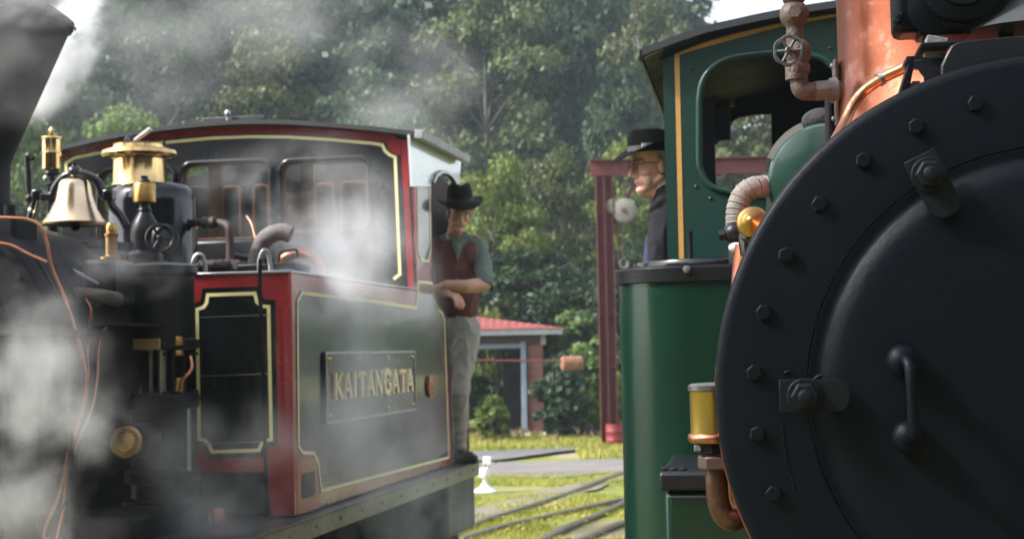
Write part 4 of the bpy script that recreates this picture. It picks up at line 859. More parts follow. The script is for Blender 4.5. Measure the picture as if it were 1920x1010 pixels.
MB().cyl((c.x + 60 * k, c.y - .04, zp(880)), (c.x + 60 * k, c.y - .04, zp(765)), 5 * k).build('side_rod', STEEL, pump)
for py, h in ((640, 16), (662, 10), (720, 24)): MB().lathe([(10 * k, zp(py + h / 2)), (10.5 * k, zp(py)), (8 * k, zp(py - h / 2))], (c.x + 52 * k, c.y - .1, 0), n=12).build('brass_fitting', BRASS_OLD, pump)
rpipe('copper_pipe', [(357, 668, 6.6), (360, 688, 6.58), (352, 702, 6.55), (342, 712, 6.55), (338, 735, 6.55)], .008, COPPER_PIPE, 8)
bd_ = RF.at(238, 828, 6.35); dsc = MB().lathe([(.066, 0), (.068, .012), (.062, .02), (.045, .02), (.04, .03), (.018, .034), (.002, .036)], bd_, (.1, -1, .05), 32).build('brass_strainer', BRASS_OLD, red)
for i in range(24):
    a = 2 * PI * i / 24; m_ = MB(); m_.lathe([(.0035, 0), (.0035, .003)], bd_ + Vector((.053 * math.cos(a), -.0205, .053 * math.sin(a))), (0, -1, 0), 8); m_.build('hole', INSIDE_DK, dsc)
MB().lathe([(.07, 0), (.075, .1)], bd_ + Vector((.02, .02, 0)), (.1, 1, 0), 28).build('strainer_body', BLACK, red)
p = RF.at(408, 965, 6.7); MB().lathe([(.035, -.04), (.04, 0), (.03, .03)], p, n=12).build('drain_cock', COPPER_PIPE, red)
# --- copper pipes down the smokebox side
D1 = 5.95
rpipe('copper_pipe', [(-20, 407, D1), (20, 408, D1), (52, 411, D1), (76, 424, D1), (88, 455, D1), (97, 500, D1), (118, 550, D1), (140, 612, D1), (154, 665, D1), (162, 705, D1), (159, 745, D1), (146, 800, D1), (128, 850, D1), (120, 890, D1), (108, 935, D1), (88, 980, D1), (78, 1020, D1)], .0066, COPPER_PIPE, 8)
rpipe('copper_pipe', [(160, 560, 6.1), (170, 580, 6.1), (167, 620, 6.1), (163, 660, 6.05), (165, 705, 6.0), (160, 760, 6.0)], .006, COPPER_PIPE, 8)
rpipe('copper_pipe', [(200, 612, 6.2), (188, 632, 6.2), (183, 665, 6.15), (182, 710, 6.1), (172, 765, 6.05), (155, 805, 6.0), (136, 850, 6.0), (124, 900, 6.0), (118, 960, 6.0), (104, 1020, 6.0)], .0065, COPPER_PIPE, 8)
rpipe('copper_pipe', [(-20, 452, 5.9), (20, 459, 5.9), (50, 474, 5.9), (88, 491, 5.9)], .006, COPPER_PIPE, 8)
rpipe('black_cable', [(60, 470, 5.9), (100, 540, 5.95), (130, 600, 5.95), (148, 660, 5.95), (156, 720, 5.95), (150, 790, 5.95)], .006, BLACK, 8)
rpipe('black_cable', [(128, 860, 5.95), (136, 890, 5.95), (130, 925, 5.95), (112, 960, 5.95)], .005, BLACK, 8)
rpipe('lagged_pipe', [(120, 552, 6.2), (150, 552, 6.2), (190, 556, 6.2), (222, 562, 6.3)], .03, mat('sooty_lagging', (.09, .075, .068), .9, var=.4, vscale=20, bump=.7), 12, rf=lambda i: .029 + .003 * (i % 2))
MB().box(RF.at(170, 520, 6.4), (.14, .2, .012), Euler((0, .5, .2)).to_matrix()).build('bracket', STEEL, red, bevel=.003)
MB().box(RF.at(205, 530, 6.4), (.14, .2, .18)).build('valve_chest', BLACK, red, bevel=.015)
MB().box(RF.at(14, 450, 6.2), (.17, .2, .18)).build('lamp_bracket', SOOT, red, bevel=.02)
MB().cyl(RF.at(18, 445, 6.15), RF.at(18, 385, 6.15), .022).build('lamp_stem', SOOT, red)
MB().box(RF.at(60, 625, 6.0), (.5, .3, .02)).build('step_plate', SOOT, red, bevel=.003)
for s in (0, 1, 2): rpipe('grab_rail', [(10 + 60 * s, 640, 5.9), (12 + 60 * s, 800, 5.9), (14 + 60 * s, 1020, 5.9)], .012, SOOT, 8)
# ================================================================== the green steam locomotive (right, close)
GD = 2.824; _c = at(1984, 733, GD); GF = Frame((_c.x, _c.y, 0), rad(9)); GZ = _c.z; R0 = .62
grn = thing('steam_locomotive', 'dark green locomotive with a black smokebox front and copper chimney, close on the right', 'locomotive', GF.loc, -GF.yaw)
def GP(px, py, y0=0.): return GF.pt(px, py, 'y', y0)
def GA(px, py, d): return GF.at(px, py, d)
def gpipe(name, pts, r, m, n=12, sm=6, rf=None, par=None, raw=False):
    Q = catmull([GA(*p) for p in pts], sm); return MB().tube(Q, r, n, rf=rf).build(name, m, par or grn)
# --- smokebox front plate: turned about the boiler axis
MB().lathe([(.4475, .0035), (.450, 0), (.60, 0), (.612, .002), (.619, .008), (R0, .016), (R0, .05), (.45, .05)], (0, 0, GZ), (0, 1, 0), 128, cap=False).build('smokebox_front', SMOKEBOX, grn, smooth=50)
MB().lathe([(R0 - .012, .045), (R0 - .012, .5)], (-.0, 0, GZ), (0, 1, 0), 96).build('smokebox', SMOKEBOX, grn, smooth=30)
MB().lathe([(R0 - .002, .055), (R0 + .001, .06), (R0 + .001, 1.25), (R0 - .03, 1.25)], (-.001, 0, GZ - .007), (0, 1, 0), 128).build('copper_cladding', COPPER, grn, smooth=30)
MB().lathe([(.57, 1.2), (.57, 3.3)], (0, 0, GZ), (0, 1, 0), 64).build('boiler', GREEN, grn, smooth=30)
# door ring, rolled joint and dished door
MB().lathe([(.0, -0.0223), (.15, -0.0220), (.25, -0.0211), (.33, -0.0192), (.372, -0.0177), (.392, -0.0161), (.404, -0.0130), (.413, -0.0081), (.421, -0.0040), (.429, 0.0010), (.436, -0.0010), (.446, -0.0030), (.448, 0.0035)][::-1], (0, 0, GZ), (0, 1, 0), 128, cap=False).build('smokebox_door', SMOKEBOX, grn, smooth=50)
BM = None
for k in range(30):
    a = PI - rad(4.5) - k * 2 * PI / 30
    if BM is None: m_ = MB(); hexbolt(m_, (0, 0, 0), (0, -1, 0), .0162, .012); BM = m_.build('bolt', SMOKEBOX, grn, bevel=.0028); o = BM
    else: o = copy_part(BM, grn)
    o.location = (.547 * math.cos(a), .0005, GZ + .547 * math.sin(a)); o.rotation_euler = (0, random.uniform(0, 1), 0)
def clamp(bx, bz, ang, L0, L1, wd):
    "flat clamp dog: square at one end, round at the other, held by a big stud and nut"
    pts = [(-L0, -wd), (-L0, wd)] + [(L1 + wd * .8 * math.cos(t), wd * math.sin(t)) for t in np.linspace(PI / 2, -PI / 2, 11)]
    c, s = math.cos(ang), math.sin(ang); pts = [(bx + a * c - b * s, bz + a * s + b * c) for a, b in pts]
    d = MB().plate(pts, [], lambda a, b, d: (a, -.045 + d, b), .014).build('door_clamp', CLAMP, grn, bevel=.003)
    MB().lathe([(.033, 0), (.033, .006)], (bx, -.044, bz), (0, -1, 0), 24).build('washer', CLAMP, d, bevel=.002)
    m_ = MB(); hexbolt(m_, (bx, -.05, bz), (0, -1, 0), .027, .020, .014); m_.build('nut', CLAMP, d, bevel=.0015)
p = GP(1509, 742, -.045); clamp(p.x, p.z, 0.0, .046, .058, .030)
p = GP(1742, 328, -.045); q_ = GP(1782, 404, -.045); a = math.atan2(q_.z - p.z, q_.x - p.x); clamp(p.x, p.z, a, .040, .060, .030)
# weld beads and a ground off lug by the left clamp
WB = SMOKEBOX
for (a, b), (c, d) in (((1520, 712), (1545, 702)), ((1545, 700), (1556, 684)), ((1470, 700), (1482, 696)), ((1466, 790), (1474, 860)), ((1474, 860), (1492, 920))):
    p = GP(a, b, .0); q_ = GP(c, d, .0); n_ = max(3, int((q_ - p).length / .006)); th = .0032 if a < 1480 else .005
    MB().tube([p.lerp(q_, i / n_) + Vector((random.uniform(-.0015, .0015), 0, random.uniform(-.0015, .0015))) for i in range(n_ + 1)], th, 6, rf=lambda i: th * random.uniform(.5, 1.1)).build('weld_bead', WB, grn)
# door handle
t1 = GP(1694, 677, -.05); t2 = GP(1705, 820, -.05)
for t in (t1, t2): MB().lathe([(.031, -.02), (.030, .002), (.024, .010), (.015, .016), (.013, .032), (.010, .04)], (t.x, t.y, t.z), (0, -1, 0), 28).build('handle_boss', SMOKEBOX, grn, smooth=60)
MB().tube(catmull([(t1.x, t1.y - .01, t1.z), (t1.x + .001, t1.y - .045, t1.z + .002), (t1.x + .006, t1.y - .062, t1.z - .02), (t2.x + .002, t2.y - .062, t2.z + .03), (t2.x, t2.y - .05, t2.z + .004), (t2.x, t2.y - .01, t2.z)], 6), .0105, 12).build('door_handle', SMOKEBOX, grn)
# --- copper chimney with its riveted seam
cy_ = 1.06; cc = GP(1568, 100, cy_); crr = .335; ccx = cc.x + crr * 1.012
ch_ = MB().lathe([(crr + .10, GZ + .50), (crr + .05, GZ + .56), (crr + .012, GZ + .64), (crr, GZ + .72), (crr, GZ + 1.3), (crr + .01, GZ + 1.31), (crr + .01, GZ + 1.6)], (ccx, cy_, 0), n=96).build('copper_chimney', COPPER, grn, smooth=50)
f0 = GP(1569, 165, cy_); MB().box((f0.x - .004, f0.y - .02, f0.z - .02), (.012, .07, .17)).build('pipe_flange', RUSTY, grn, bevel=.004)
for i in range(4): m_ = MB(); dome(m_, (f0.x - .012, f0.y - .04, f0.z + .05 - .045 * i), (-1, 0, 0), .007); m_.build('rivet', GREYP, grn)
# --- rusty steam valve with lobed hand wheel
VD = GF.loc.y + cy_ * .99 - .02; vd = 3.80; k = vd / FPX
def zrow(px, py): return GA(px, py, vd)
c = GA(1491, 90, vd); cz = lambda py: GA(1491 + (py - 90) * .03, py, vd).z
vb = MB().lathe([(20 * k, cz(150)), (20 * k, cz(120)), (16 * k, cz(116)), (17 * k, cz(80)), (16 * k, cz(58)), (16 * k, cz(50)), (23 * k, cz(44)), (27 * k, cz(34)), (27 * k, cz(20)), (21 * k, cz(10)), (17 * k, cz(7)), (20 * k, cz(4)), (24 * k, cz(-8)), (22 * k, cz(-22)), (14 * k, cz(-30)), (14 * k, cz(-200))], (c.x, c.y, 0), n=28).build('steam_valve', RUSTY, grn, smooth=50)
MB().sphere(GA(1496, 100, vd), (25 * k, 24 * k, 30 * k)).build('valve_body', RUSTY, vb)
m_ = MB(); hexbolt(m_, GA(1490, 23, vd - 26 * k), (-.05, -1, 0), 14 * k, 8 * k); m_.build('square_plug', RUSTY, vb)
MB().lathe([(22 * k, cz(138)), (23 * k, cz(136)), (23 * k, cz(124)), (21 * k, cz(121))], (GA(1496, 130, vd).x, c.y, 0), n=8).build('union_nut', RUSTY, vb)
gpipe('elbow_pipe', [(1498, 138, vd), (1499, 160, vd), (1504, 170, vd), (1516, 172, vd), (1540, 170, vd), (1575, 168, vd)], 17 * k, RUSTY, 16, par=vb, rf=None)
MB().cyl(GA(1528, 171, vd), GA(1558, 169, vd), 20 * k, n=6).build('hex_union', GREYP, vb)
MB().cyl(GA(1556, 169, vd), GA(1569, 168, vd), 23 * k, n=20).build('pipe_collar', GREYP, vb)
hwc = GA(1479, 95, vd - .06); handwheel(hwc, (-.25, -1, .05), 26.5 * k, 4.0 * k, 6, mat('wheel_enamel', (.02, .022, .025), .35, coat=.4, var=.3, dirt=.3, dirtcol=(.1, .1, .11)), grn, lobed=6)
MB().cyl(hwc + Vector((0, -.012, 0)), GA(1494, 96, vd), 5 * k).build('valve_spindle', BRASS_OLD, vb); MB().lathe([(5 * k, 0), (3.5 * k, 4 * k)], hwc + Vector((0, -.016, 0)), (-.2, -1, 0), 12).build('spindle_nut', BRASS, vb)
MB().tube([GA(1556, 175, vd + .1), GA(1556, 330, vd + .1)], 10 * k, 12).build('stand_pipe', SOOT, grn)
# --- curved copper pipe in front of the chimney
gpipe('copper_pipe', [(1712, 118, 3.30), (1690, 130, 3.32), (1655, 147, 3.35), (1622, 170, 3.38), (1600, 196, 3.38), (1582, 235, 3.36), (1562, 272, 3.3), (1530, 322, 3.2)], .0125, mat('brown_copper_pipe', (.42, .20, .11), .35, 1., var=.3, vscale=25, dirt=.3, dirtcol=(.2, .1, .06), bump=.3), 14, 8)
p = GA(1655, 147, 3.35); q_ = GA(1648, 151, 3.35); MB().cyl(p, q_, .0155).build('pipe_joint', STEEL, grn)
# --- green air reservoir with its lagging
rd = 4.15; kk = rd / FPX; rc = GA(1552, 338, rd); RR = 112 * kk
res = MB().lathe([(.004, -.012), (RR * .5, -.009), (RR * .8, -.002), (RR * .93, .006), (RR * .965, .016), (RR * .972, .024), (RR * .99, .026), (RR, .034), (RR, .9)], rc, (0, 1, 0), 96, cap=False).build('air_reservoir', GREEN_TANK, grn, smooth=35)
zc = MB()
for y_ in (.02, .4):
    for r_ in (RR - .004, RR + .014):
        for q_ in range(9): a = rad(112 + 44 * q_ / 8); zc.v.append((rc.x + r_ * math.cos(a), rc.y + y_, rc.z + r_ * math.sin(a)))
for q_ in range(8): zc.f += [(q_, q_ + 1, q_ + 10, q_ + 9), (18 + q_, 27 + q_, 28 + q_, 19 + q_), (9 + q_, 10 + q_, 28 + q_, 27 + q_), (q_, 18 + q_, 19 + q_, q_ + 1)]
zc.f += [(0, 9, 27, 18), (8, 26, 35, 17)]; zc.build('metal_cover', mat('dull_zinc', (.30, .36, .35), .4, .6, var=.3, vscale=5, bump=.1), res)
MB().sphere(GA(1540, 226, 4.3), (.055, .05, .035)).build('lagging_wad', mat('black_lagging', (.03, .03, .034), .95, var=.5, vscale=40, bump=1., bscale=90), grn)
gpipe('drain_wire', [(1462, 398, 4.12), (1456, 408, 4.1), (1440, 418, 4.1), (1425, 424, 4.1)], .004, GREEN_TANK, 8)
gpipe('lagged_hose', [(1450, 350, 4.22), (1436, 350, 4.22), (1412, 352, 4.2), (1394, 364, 4.2), (1384, 385, 4.2), (1381, 405, 4.2), (1381, 425, 4.2)], .028, LAG, 18, 8, rf=lambda i: .0285 + .0022 * (i % 2) + .001 * math.sin(i * 1.7))
MB().lathe([(.022, -.08), (.024, -.03), (.019, -.02), (.02, .03), (.026, .035), (.026, .06), (.018, .065)], GA(1381, 440, 4.2), (0, 0, 1), 16).build('hose_coupling', BLACK, grn)
MB().sphere(GA(1378, 436, 4.15), (.032, .03, .03)).build('cock_body', BLACK, grn)
MB().cyl(GA(1352, 441, 4.15), GA(1380, 438, 4.15), .012).build('cock_plug', BLACK, grn); MB().lathe([(.016, -.008), (.016, .008)], GA(1354, 441, 4.15), (1, 0, .1), 6).build('cock_nut', BLACK, grn)
MB().sphere(GA(1380, 464, 4.1), (.02, .02, .014)).build('pale_union', mat('pale_union', (.6, .55, .5), .5, var=.3), grn)
# --- brass knob on a black neck, copper stand below it
kd = 3.28; k = kd / FPX; kc = GA(1411, 417, kd)
kn = MB().lathe([(24 * k, -.03), (29 * k, -.015), (30.5 * k, 0), (29 * k, .008), (26 * k, .012), (22 * k, .014), (20 * k, .018), (15 * k, .024), (12 * k, .026), (9 * k, .032), (5 * k, .037), (.0005, .038)], kc, (-.12, -1, .12), 40).build('brass_knob', BRASS_OLD, grn, smooth=45)
MB().lathe([(20 * k, -.05), (24 * k, -.03), (26 * k, -.01), (22 * k, .02)], GA(1411, 437, kd + .03), (.1, .15, 1), 24).build('knob_neck', GLOSS_BLACK, grn)
MB().sphere(GA(1413, 446, kd + .02), (25 * k, 25 * k, 22 * k)).build('neck_ball', GLOSS_BLACK, grn)
MB().lathe([(17 * k, -.03), (19 * k, .0), (15 * k, .03)], GA(1414, 474, kd + .02), (0, 0, 1), 20).build('neck_foot', BLACK, grn)
gpipe('copper_stand', [(1404, 462, 3.42), (1399, 500, 3.42), (1396, 560, 3.42), (1394, 700, 3.42)], .030, COPPER, 24)
# --- brass oil pot beside the smokebox
od = 3.02; k = od / FPX; oc = GA(1334, 770, od); zo = lambda py: GA(1334, py, od).z
pot = MB().lathe([(36 * k, zo(815)), (40 * k, zo(812)), (40 * k, zo(733)), (41 * k, zo(731))], (oc.x, oc.y, 0), n=48).build('oil_pot', mat('pot_brass', (.40, .26, .08), .34, .9, var=.35, vscale=16, col2=(.34, .24, .05), bump=.2, bscale=60, dirt=.35, dirtcol=(.22, .14, .05)), grn)
MB().lathe([(41 * k, zo(733)), (43 * k, zo(731)), (43 * k, zo(722)), (36 * k, zo(718)), (.002, zo(716))], (oc.x, oc.y, 0), n=48).build('pot_lid', mat('lid_steel', (.2, .2, .19), .3, .8, var=.4, vscale=20), pot, smooth=30)
MB().lathe([(38 * k, zo(830)), (44 * k, zo(827)), (46 * k, zo(820)), (44 * k, zo(813)), (38 * k, zo(811))], (oc.x, oc.y, 0), n=48).build('pot_flange', COPPER_PIPE, pot, smooth=60)
MB().lathe([(26 * k, zo(850)), (30 * k, zo(847)), (30 * k, zo(838)), (33 * k, zo(836)), (33 * k, zo(829))], (oc.x, oc.y, 0), n=8).build('pot_base', BLACK, pot)
for a in (-26, 26): MB().box((oc.x + a * k, oc.y - 20 * k, zo(838)), (14 * k, 14 * k, 12 * k)).build('base_nut', GREYP, pot, bevel=.002)
c2 = GA(1343, 866, od); MB().lathe([(30 * k, zo(880)), (35 * k, zo(877)), (35 * k, zo(856)), (30 * k, zo(853))], (c2.x, c2.y, 0), n=6).build('hex_nut', mat('oily_hex', (.12, .075, .065), .4, .6, var=.4, vscale=20), pot, bevel=.002)
gpipe('drain_pipe', [(1344, 875, od), (1344, 905, od), (1347, 940, od), (1357, 965, od), (1374, 974, od), (1392, 962, od + .02), (1396, 930, od + .04)], 21 * k, mat('oily_copper', (.10, .05, .035), .35, .7, var=.5, vscale=18, dirt=.4, dirtcol=(.3, .13, .08), bump=.4), 18)
gpipe('hot_copper_pipe', [(1374, 878, od + .06), (1371, 900, od + .06), (1374, 930, od + .06), (1384, 955, od + .06)], 12 * k, COPPER_PIPE, 14)
MB().sphere(GA(1364, 988, od), (3 * k, 3 * k, 6 * k)).build('drip', STEEL, pot)
MB().box(GA(1352, 718, od), (.012, .03, .026)).build('bracket_bolt', GREYP, grn, bevel=.002); MB().box(GA(1352, 722, od + .05), (.05, .03, .012)).build('bracket', GREYP, grn, bevel=.002)
# --- side tank
ty0 = 1.78; TL = GP(1148, 560, ty0); zt1 = GP(1146, 531, ty0).z; zt2 = GP(1143, 504, ty0).z; TR = -.30; rc_ = .22
TLb = GP(1172, 1010, ty0)
def tank_plan(x0, r, grow=0.0, y1=3.28, n=14):
    x0 -= grow; y0 = ty0 - grow; P = [(TR, y0), ]
    for i in range(n + 1): a = -PI / 2 - PI / 2 * i / n; P.append((x0 + r + r * math.cos(a), y0 + r + r * math.sin(a)))
    P += [(x0, y1), (TR, y1)]; return P
def extrude(mb, P0, z0, P1, z1, cap=True):
    n = len(P0); o = len(mb.v); mb.v += [(x, y, z0) for x, y in P0] + [(x, y, z1) for x, y in P1]
    mb.f += [(o + i, o + (i + 1) % n, o + n + (i + 1) % n, o + n + i) for i in range(n)]
    if cap: mb.f += [tuple(o + i for i in range(n))[::-1], tuple(o + n + i for i in range(n))]
x_b = TLb.x - .02; x_t = TL.x + .004
extrude(t_ := MB(), tank_plan(x_b - (x_t - x_b) * .9 if False else x_b, rc_), GZ - .95, tank_plan(x_t, rc_), zt2 - .004); t_.build('side_tank', GREEN, grn, smooth=30)
extrude(t_ := MB(), tank_plan(x_t, rc_, .010), zt1, tank_plan(x_t, rc_, .012), zt2); t_.build('tank_rim', BLACK, grn, bevel=.002, smooth=30)
extrude(t_ := MB(), tank_plan(x_t, rc_, .004), zt2 - .002, tank_plan(x_t, rc_, .002), zt2 + .006); t_.build('tank_top', SOOT, grn, smooth=30)
p = GP(1288, 505, ty0 - .014); m_ = MB(); hexbolt(m_, p, (0, -1, 0), .013, .012, .004); m_.build('rim_bolt', GREYP, grn)
for q_ in (1214, 1360): p = GP(q_, 507, ty0 - .014)
lc = GA(1330, 490, 4.98); lr = (GA(1330, 490, 4.98) - GA(1186, 490, 4.98)).length
ld = MB().lathe([(lr, zt2 + .004), (lr, zt2 + .018), (lr * .985, zt2 + .026), (lr * .9, zt2 + .03), (.01, zt2 + .036)], (lc.x, lc.y, 0), n=64).build('tank_lid', GLOSS_BLACK, grn, smooth=40)
MB().lathe([(lr - .02, zt2 - .01), (lr + .006, zt2 + .0), (lr + .006, zt2 + .008), (lr - .01, zt2 + .01)], (lc.x, lc.y, 0), n=64).build('lid_seat', BLACK, ld, smooth=40)
p = GA(1294, 455, 5.9); MB().tube(catmull([p + Vector((0, 0, -.1)), p + Vector((0, 0, .02)), p + Vector((.003, -.01, .045))], 4), .0095, 8).build('lid_latch', BLACK, grn)
# --- tool box below
bd_ = 4.0; a = GA(1230, 921, bd_); b = GA(1440, 921, bd_); zl1 = GA(1225, 884, bd_).z; zl0 = GA(1225, 920, bd_).z
MB().box(((a.x + b.x) / 2 + .02, a.y + .32, zl0 - .35), (b.x - a.x, .62, .70)).build('tool_box', GREEN, grn, bevel=.02, seg=3)
tl = MB().box(((a.x + b.x) / 2 + .02, a.y + .32, (zl0 + zl1) / 2), (b.x - a.x + .022, .66, zl1 - zl0)).build('tool_box_lid', BLACK, grn, bevel=.010, seg=3)
for x in (.02, .045, .07): MB().box((a.x + x, a.y + .05, zl1 + .003), (.014, .04, .008)).build('lid_clip', BLACK, tl, bevel=.002)
# --- top right: turbo generator on its saddle, lamp bracket
gd_ = 3.05; k = gd_ / FPX; gc = GA(1775, 10, gd_); zr = lambda py: GA(1800, py, gd_).z
gen = MB().lathe([(.01, -.105), (.05, -.105), (.055, -.098), (.075, -.095), (.082, -.088), (.082, -.07), (.092, -.068), (.092, .04), (.085, .05)], GA(1800, -18, gd_), (.05, 1, 0), 48).build('turbo_generator', SMOKEBOX, grn, smooth=40)
MB().box(GA(1800, 18, gd_ + .04), (.19, .13, .10)).build('casing', SMOKEBOX, gen, bevel=.012)
MB().box(GA(1715, 8, gd_ + .02), (.09, .10, .13)).build('side_casing', SMOKEBOX, gen, bevel=.015)
MB().box(GA(1700, 45, gd_ + .0), (.035, .05, .035)).build('lug', SMOKEBOX, gen, bevel=.005)
MB().box(GA(1768, 62, gd_ + .0), (.10, .08, .022)).build('foot', SMOKEBOX, gen, bevel=.004)
for q_ in ((1683, 42), (1690, 30), (1736, 76), (1812, 12), (1812, 38), (1812, 56), (1770, 20)):
    m_ = MB(); hexbolt(m_, GA(*q_, gd_ - .06 if q_[0] > 1800 else gd_ - .03), (0, -1, 0), .009, .01, .005); m_.build('bolt', SMOKEBOX, gen)
MB().lathe([(.045, 0), (.05, .008), (.03, .014), (.01, .015)], GA(1748, 18, gd_ - .045), (.1, -1, 0), 28).build('cover_disc', SMOKEBOX, gen)
MB().lathe([(.13, 0), (.06, .06), (.055, .3)], GA(1925, 62, gd_ - .02), (0, 0, 1), 40).build('chimney_base', mat('grey_black_casting', (.05, .055, .06), .5, var=.3, bump=.3), grn)
MB().box(GA(1885, 68, gd_ - .02), (.03, .03, .02)).build('clip', BLACK, grn, bevel=.003)
bk = 2.90
pl = [(1776, 98), (1784, 84), (1796, 78), (1860, 72), (1990, 66), (1990, 150), (1840, 150), (1768, 166), (1766, 120)]
bp_ = [GA(a, b, bk) for a, b in pl]; yb_ = sum(p.y for p in bp_) / len(bp_)
MB().plate([(p.x, p.z) for p in bp_], [], lambda a, b, d: (a, yb_ + d, b), .02).build('lamp_bracket', BLACK, grn, bevel=.004)
MB().box((GA(1880, 100, bk).x + .02, yb_ + .13, bp_[3].z - .006), (.34, .24, .012)).build('bracket_shelf', SMOKEBOX, grn, bevel=.003)
p = GA(1752, 94, 2.98); MB().box(p, (.040, .05, .045), Euler((0, .22, 0)).to_matrix()).build('packing_block', mat('rough_grey_block', (.16, .17, .18), .95, var=.4, vscale=40, bump=1., bscale=70), grn, bevel=.002)
sb = [GA(a, b, 2.96) for a, b in [(1714, 113), (1772, 109), (1784, 150), (1740, 168), (1692, 182)]]; ys_ = sb[0].y
hb_ = [GA(a, b, 2.96) for a, b in [(1713, 128), (1722, 130), (1732, 144), (1734, 160), (1728, 170), (1704, 177)]]
MB().plate([(p.x, p.z) for p in sb], [[(p.x, p.z) for p in hb_]], lambda a, b, d: (a, ys_ + d, b), .012).build('gusset', BLACK, grn, bevel=.002)
MB().bar(sb[0] + Vector((-.003, .05, .002)), sb[4] + Vector((-.003, .05, .0)), .008, .10, up=(0, 1, 0)).build('gusset_flange', SMOKEBOX, grn)
MB().box((sb[1].x - .035, ys_ + .055, sb[1].z + .002), (.075, .10, .008)).build('gusset_top', BLACK, grn)
m_ = MB(); hexbolt(m_, GA(1716, 166, 3.0), (0, -1, 0), .014, .02); m_.build('bolt', GREYP, grn)
# --- cab
cyl_ = 3.45; GW = -GP(1247, 300, cyl_).x
def CP(px, py, y=cyl_): p = GP(px, py, y); return (p.x, p.z)
arc = [(1246, 96), (1300, 80), (1380, 58), (1460, 38), (1520, 25), (1566, 16), (1620, 8)]
A = [CP(*p) for p in arc]; A[0] = (-GW, A[0][1]); A += [(0, A[-1][1] + .005)]; A += [(-x, z) for x, z in A[-2::-1]]
win = [(1311, 190), (1315, 160), (1326, 138), (1344, 121), (1370, 109), (1420, 101), (1470, 99), (1530, 106), (1556, 120), (1580, 150), (1590, 200), (1590, 330), (1560, 362), (1500, 368), (1400, 364), (1345, 354), (1325, 341), (1315, 322), (1311, 300)]
WN = [CP(*p) for p in win]; Wc = catmull([Vector((a, b, 0)) for a, b in WN + WN[:1]], 4)[:-1]; WN = [(p.x, p.y) for p in Wc]; WN2 = [(-a, b) for a, b in WN]
zf = .95
cab = MB().plate([(-GW, zf)] + A + [(GW, zf)], [WN, WN2], lambda a, b, d: (a, cyl_ + d, b), .012).build('cab_front', GREEN_CAB, grn)
for Wq in (WN, WN2): MB().tube([(a, cyl_ - .004, b) for a, b in Wq + Wq[:1]], .015, 10, cap=False).build('window_beading', GREEN_CAB, cab)
ln = [CP(*p) for p in [(1278, 490), (1269, 100), (1300, 90), (1380, 68), (1460, 47), (1520, 36), (1568, 27), (1620, 19)]]
MB().ribbon(ln, .020, fx(cyl_), .0022).build('lining', OCHRE, grn)
for q_ in ((1323, 104), (1297, 129), (1305, 350), (1332, 372), (1556, 91), (1262, 200), (1262, 330)):
    p = GP(*q_, cyl_); m_ = MB(); dome(m_, p, (0, -1, 0), .0085 if q_[0] != 1262 else .004); m_.build('rivet', GREEN_CAB, cab)
CB = 5.15
for s in (-1, 1):                                       # cab sides with a doorway where the driver leans out
    wz = GP(1247, 470, cyl_).z
    MB().plate([(cyl_ + .012, zf), (cyl_ + .30, zf), (cyl_ + .30, 2.92), (CB - .3, 2.92), (CB - .3, zf), (CB, zf), (CB, A[0][1] - .01), (cyl_ + .012, A[0][1] - .01)], [], lambda a, b, d: (s * (GW - d), a, b), .01).build('cab_side', GREEN_CAB, grn)
rwl = [(1342, 352), (1341, 272), (1352, 262), (1363, 247), (1372, 229), (1385, 221), (1410, 216), (1446, 214), (1449, 352)]
RW = [CP(a, b, CB) for a, b in rwl]; mx_ = sum(a for a, b in RW) / len(RW)
RW2 = [(-a, b) for a, b in RW]
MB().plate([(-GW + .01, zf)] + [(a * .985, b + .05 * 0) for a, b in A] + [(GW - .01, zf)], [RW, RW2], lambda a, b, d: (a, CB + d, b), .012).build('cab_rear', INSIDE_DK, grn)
ROOF_Z = lambda x: 0
ra_ = [CP(*p, cyl_ - .07) for p in [(1203, 91), (1250, 73), (1320, 49), (1380, 35), (1430, 24), (1500, 11), (1566, 1), (1620, -6)]]
ra_ += [(0, ra_[-1][1] + .004)] + [(-x, z) for x, z in ra_[::-1]]
Q = catmull([(x, 0, z) for x, z in ra_], 3); prof = [(p.x, p.z) for p in Q] + [(p.x, p.z - .03) for p in Q[::-1]]
MB().plate(prof, [], lambda a, b, d: (a, cyl_ - .07 + d, b), CB + .25 - cyl_ + .07).build('cab_roof', mat('green_cab_roof', (.022, .027, .035), .55, var=.3, bump=.2), grn, smooth=30)
pr = [(p.x * .93, p.z - .031) for p in Q] + [(p.x * .93, p.z - .040) for p in Q[::-1]]
MB().plate(pr, [], lambda a, b, d: (a, cyl_ - .02 + d, b), .018).build('roof_angle', INSIDE_DK, grn, smooth=30)
MB().plate([(p.x * .97, p.z - .045) for p in Q[5:-5]] + [(p.x * .97, p.z - .050) for p in Q[5:-5][::-1]], [], lambda a, b, d: (a, cyl_ + .014 + d, b), CB - cyl_ - .02).build('ceiling_shade', INSIDE_DK, grn, smooth=30)  # dark sheet added under the roof, standing in for interior shade
PL = mat('roof_planks', (.16, .15, .11), .8, var=.35, vscale=5, bump=.3, dirt=.3, dirtcol=(.06, .05, .04))
y = cyl_ - .06; e0_, e1_ = Q[0], Q[6]
while y < CB + .2:
    MB().plate([(e0_.x + .008, e0_.z - .032), (-GW + .005, Q[4].z - .045), (-GW + .005, Q[4].z - .057), (e0_.x + .008, e0_.z - .044)], [], lambda a, b, d: (a, y + d, b), .125).build('roof_plank', PL, grn); y += .135
MB().box((e0_.x - .004, (cyl_ + CB) / 2 + .08, e0_.z - .03), (.012, CB - cyl_ + .3, .05)).build('roof_edge', BLACK, grn)
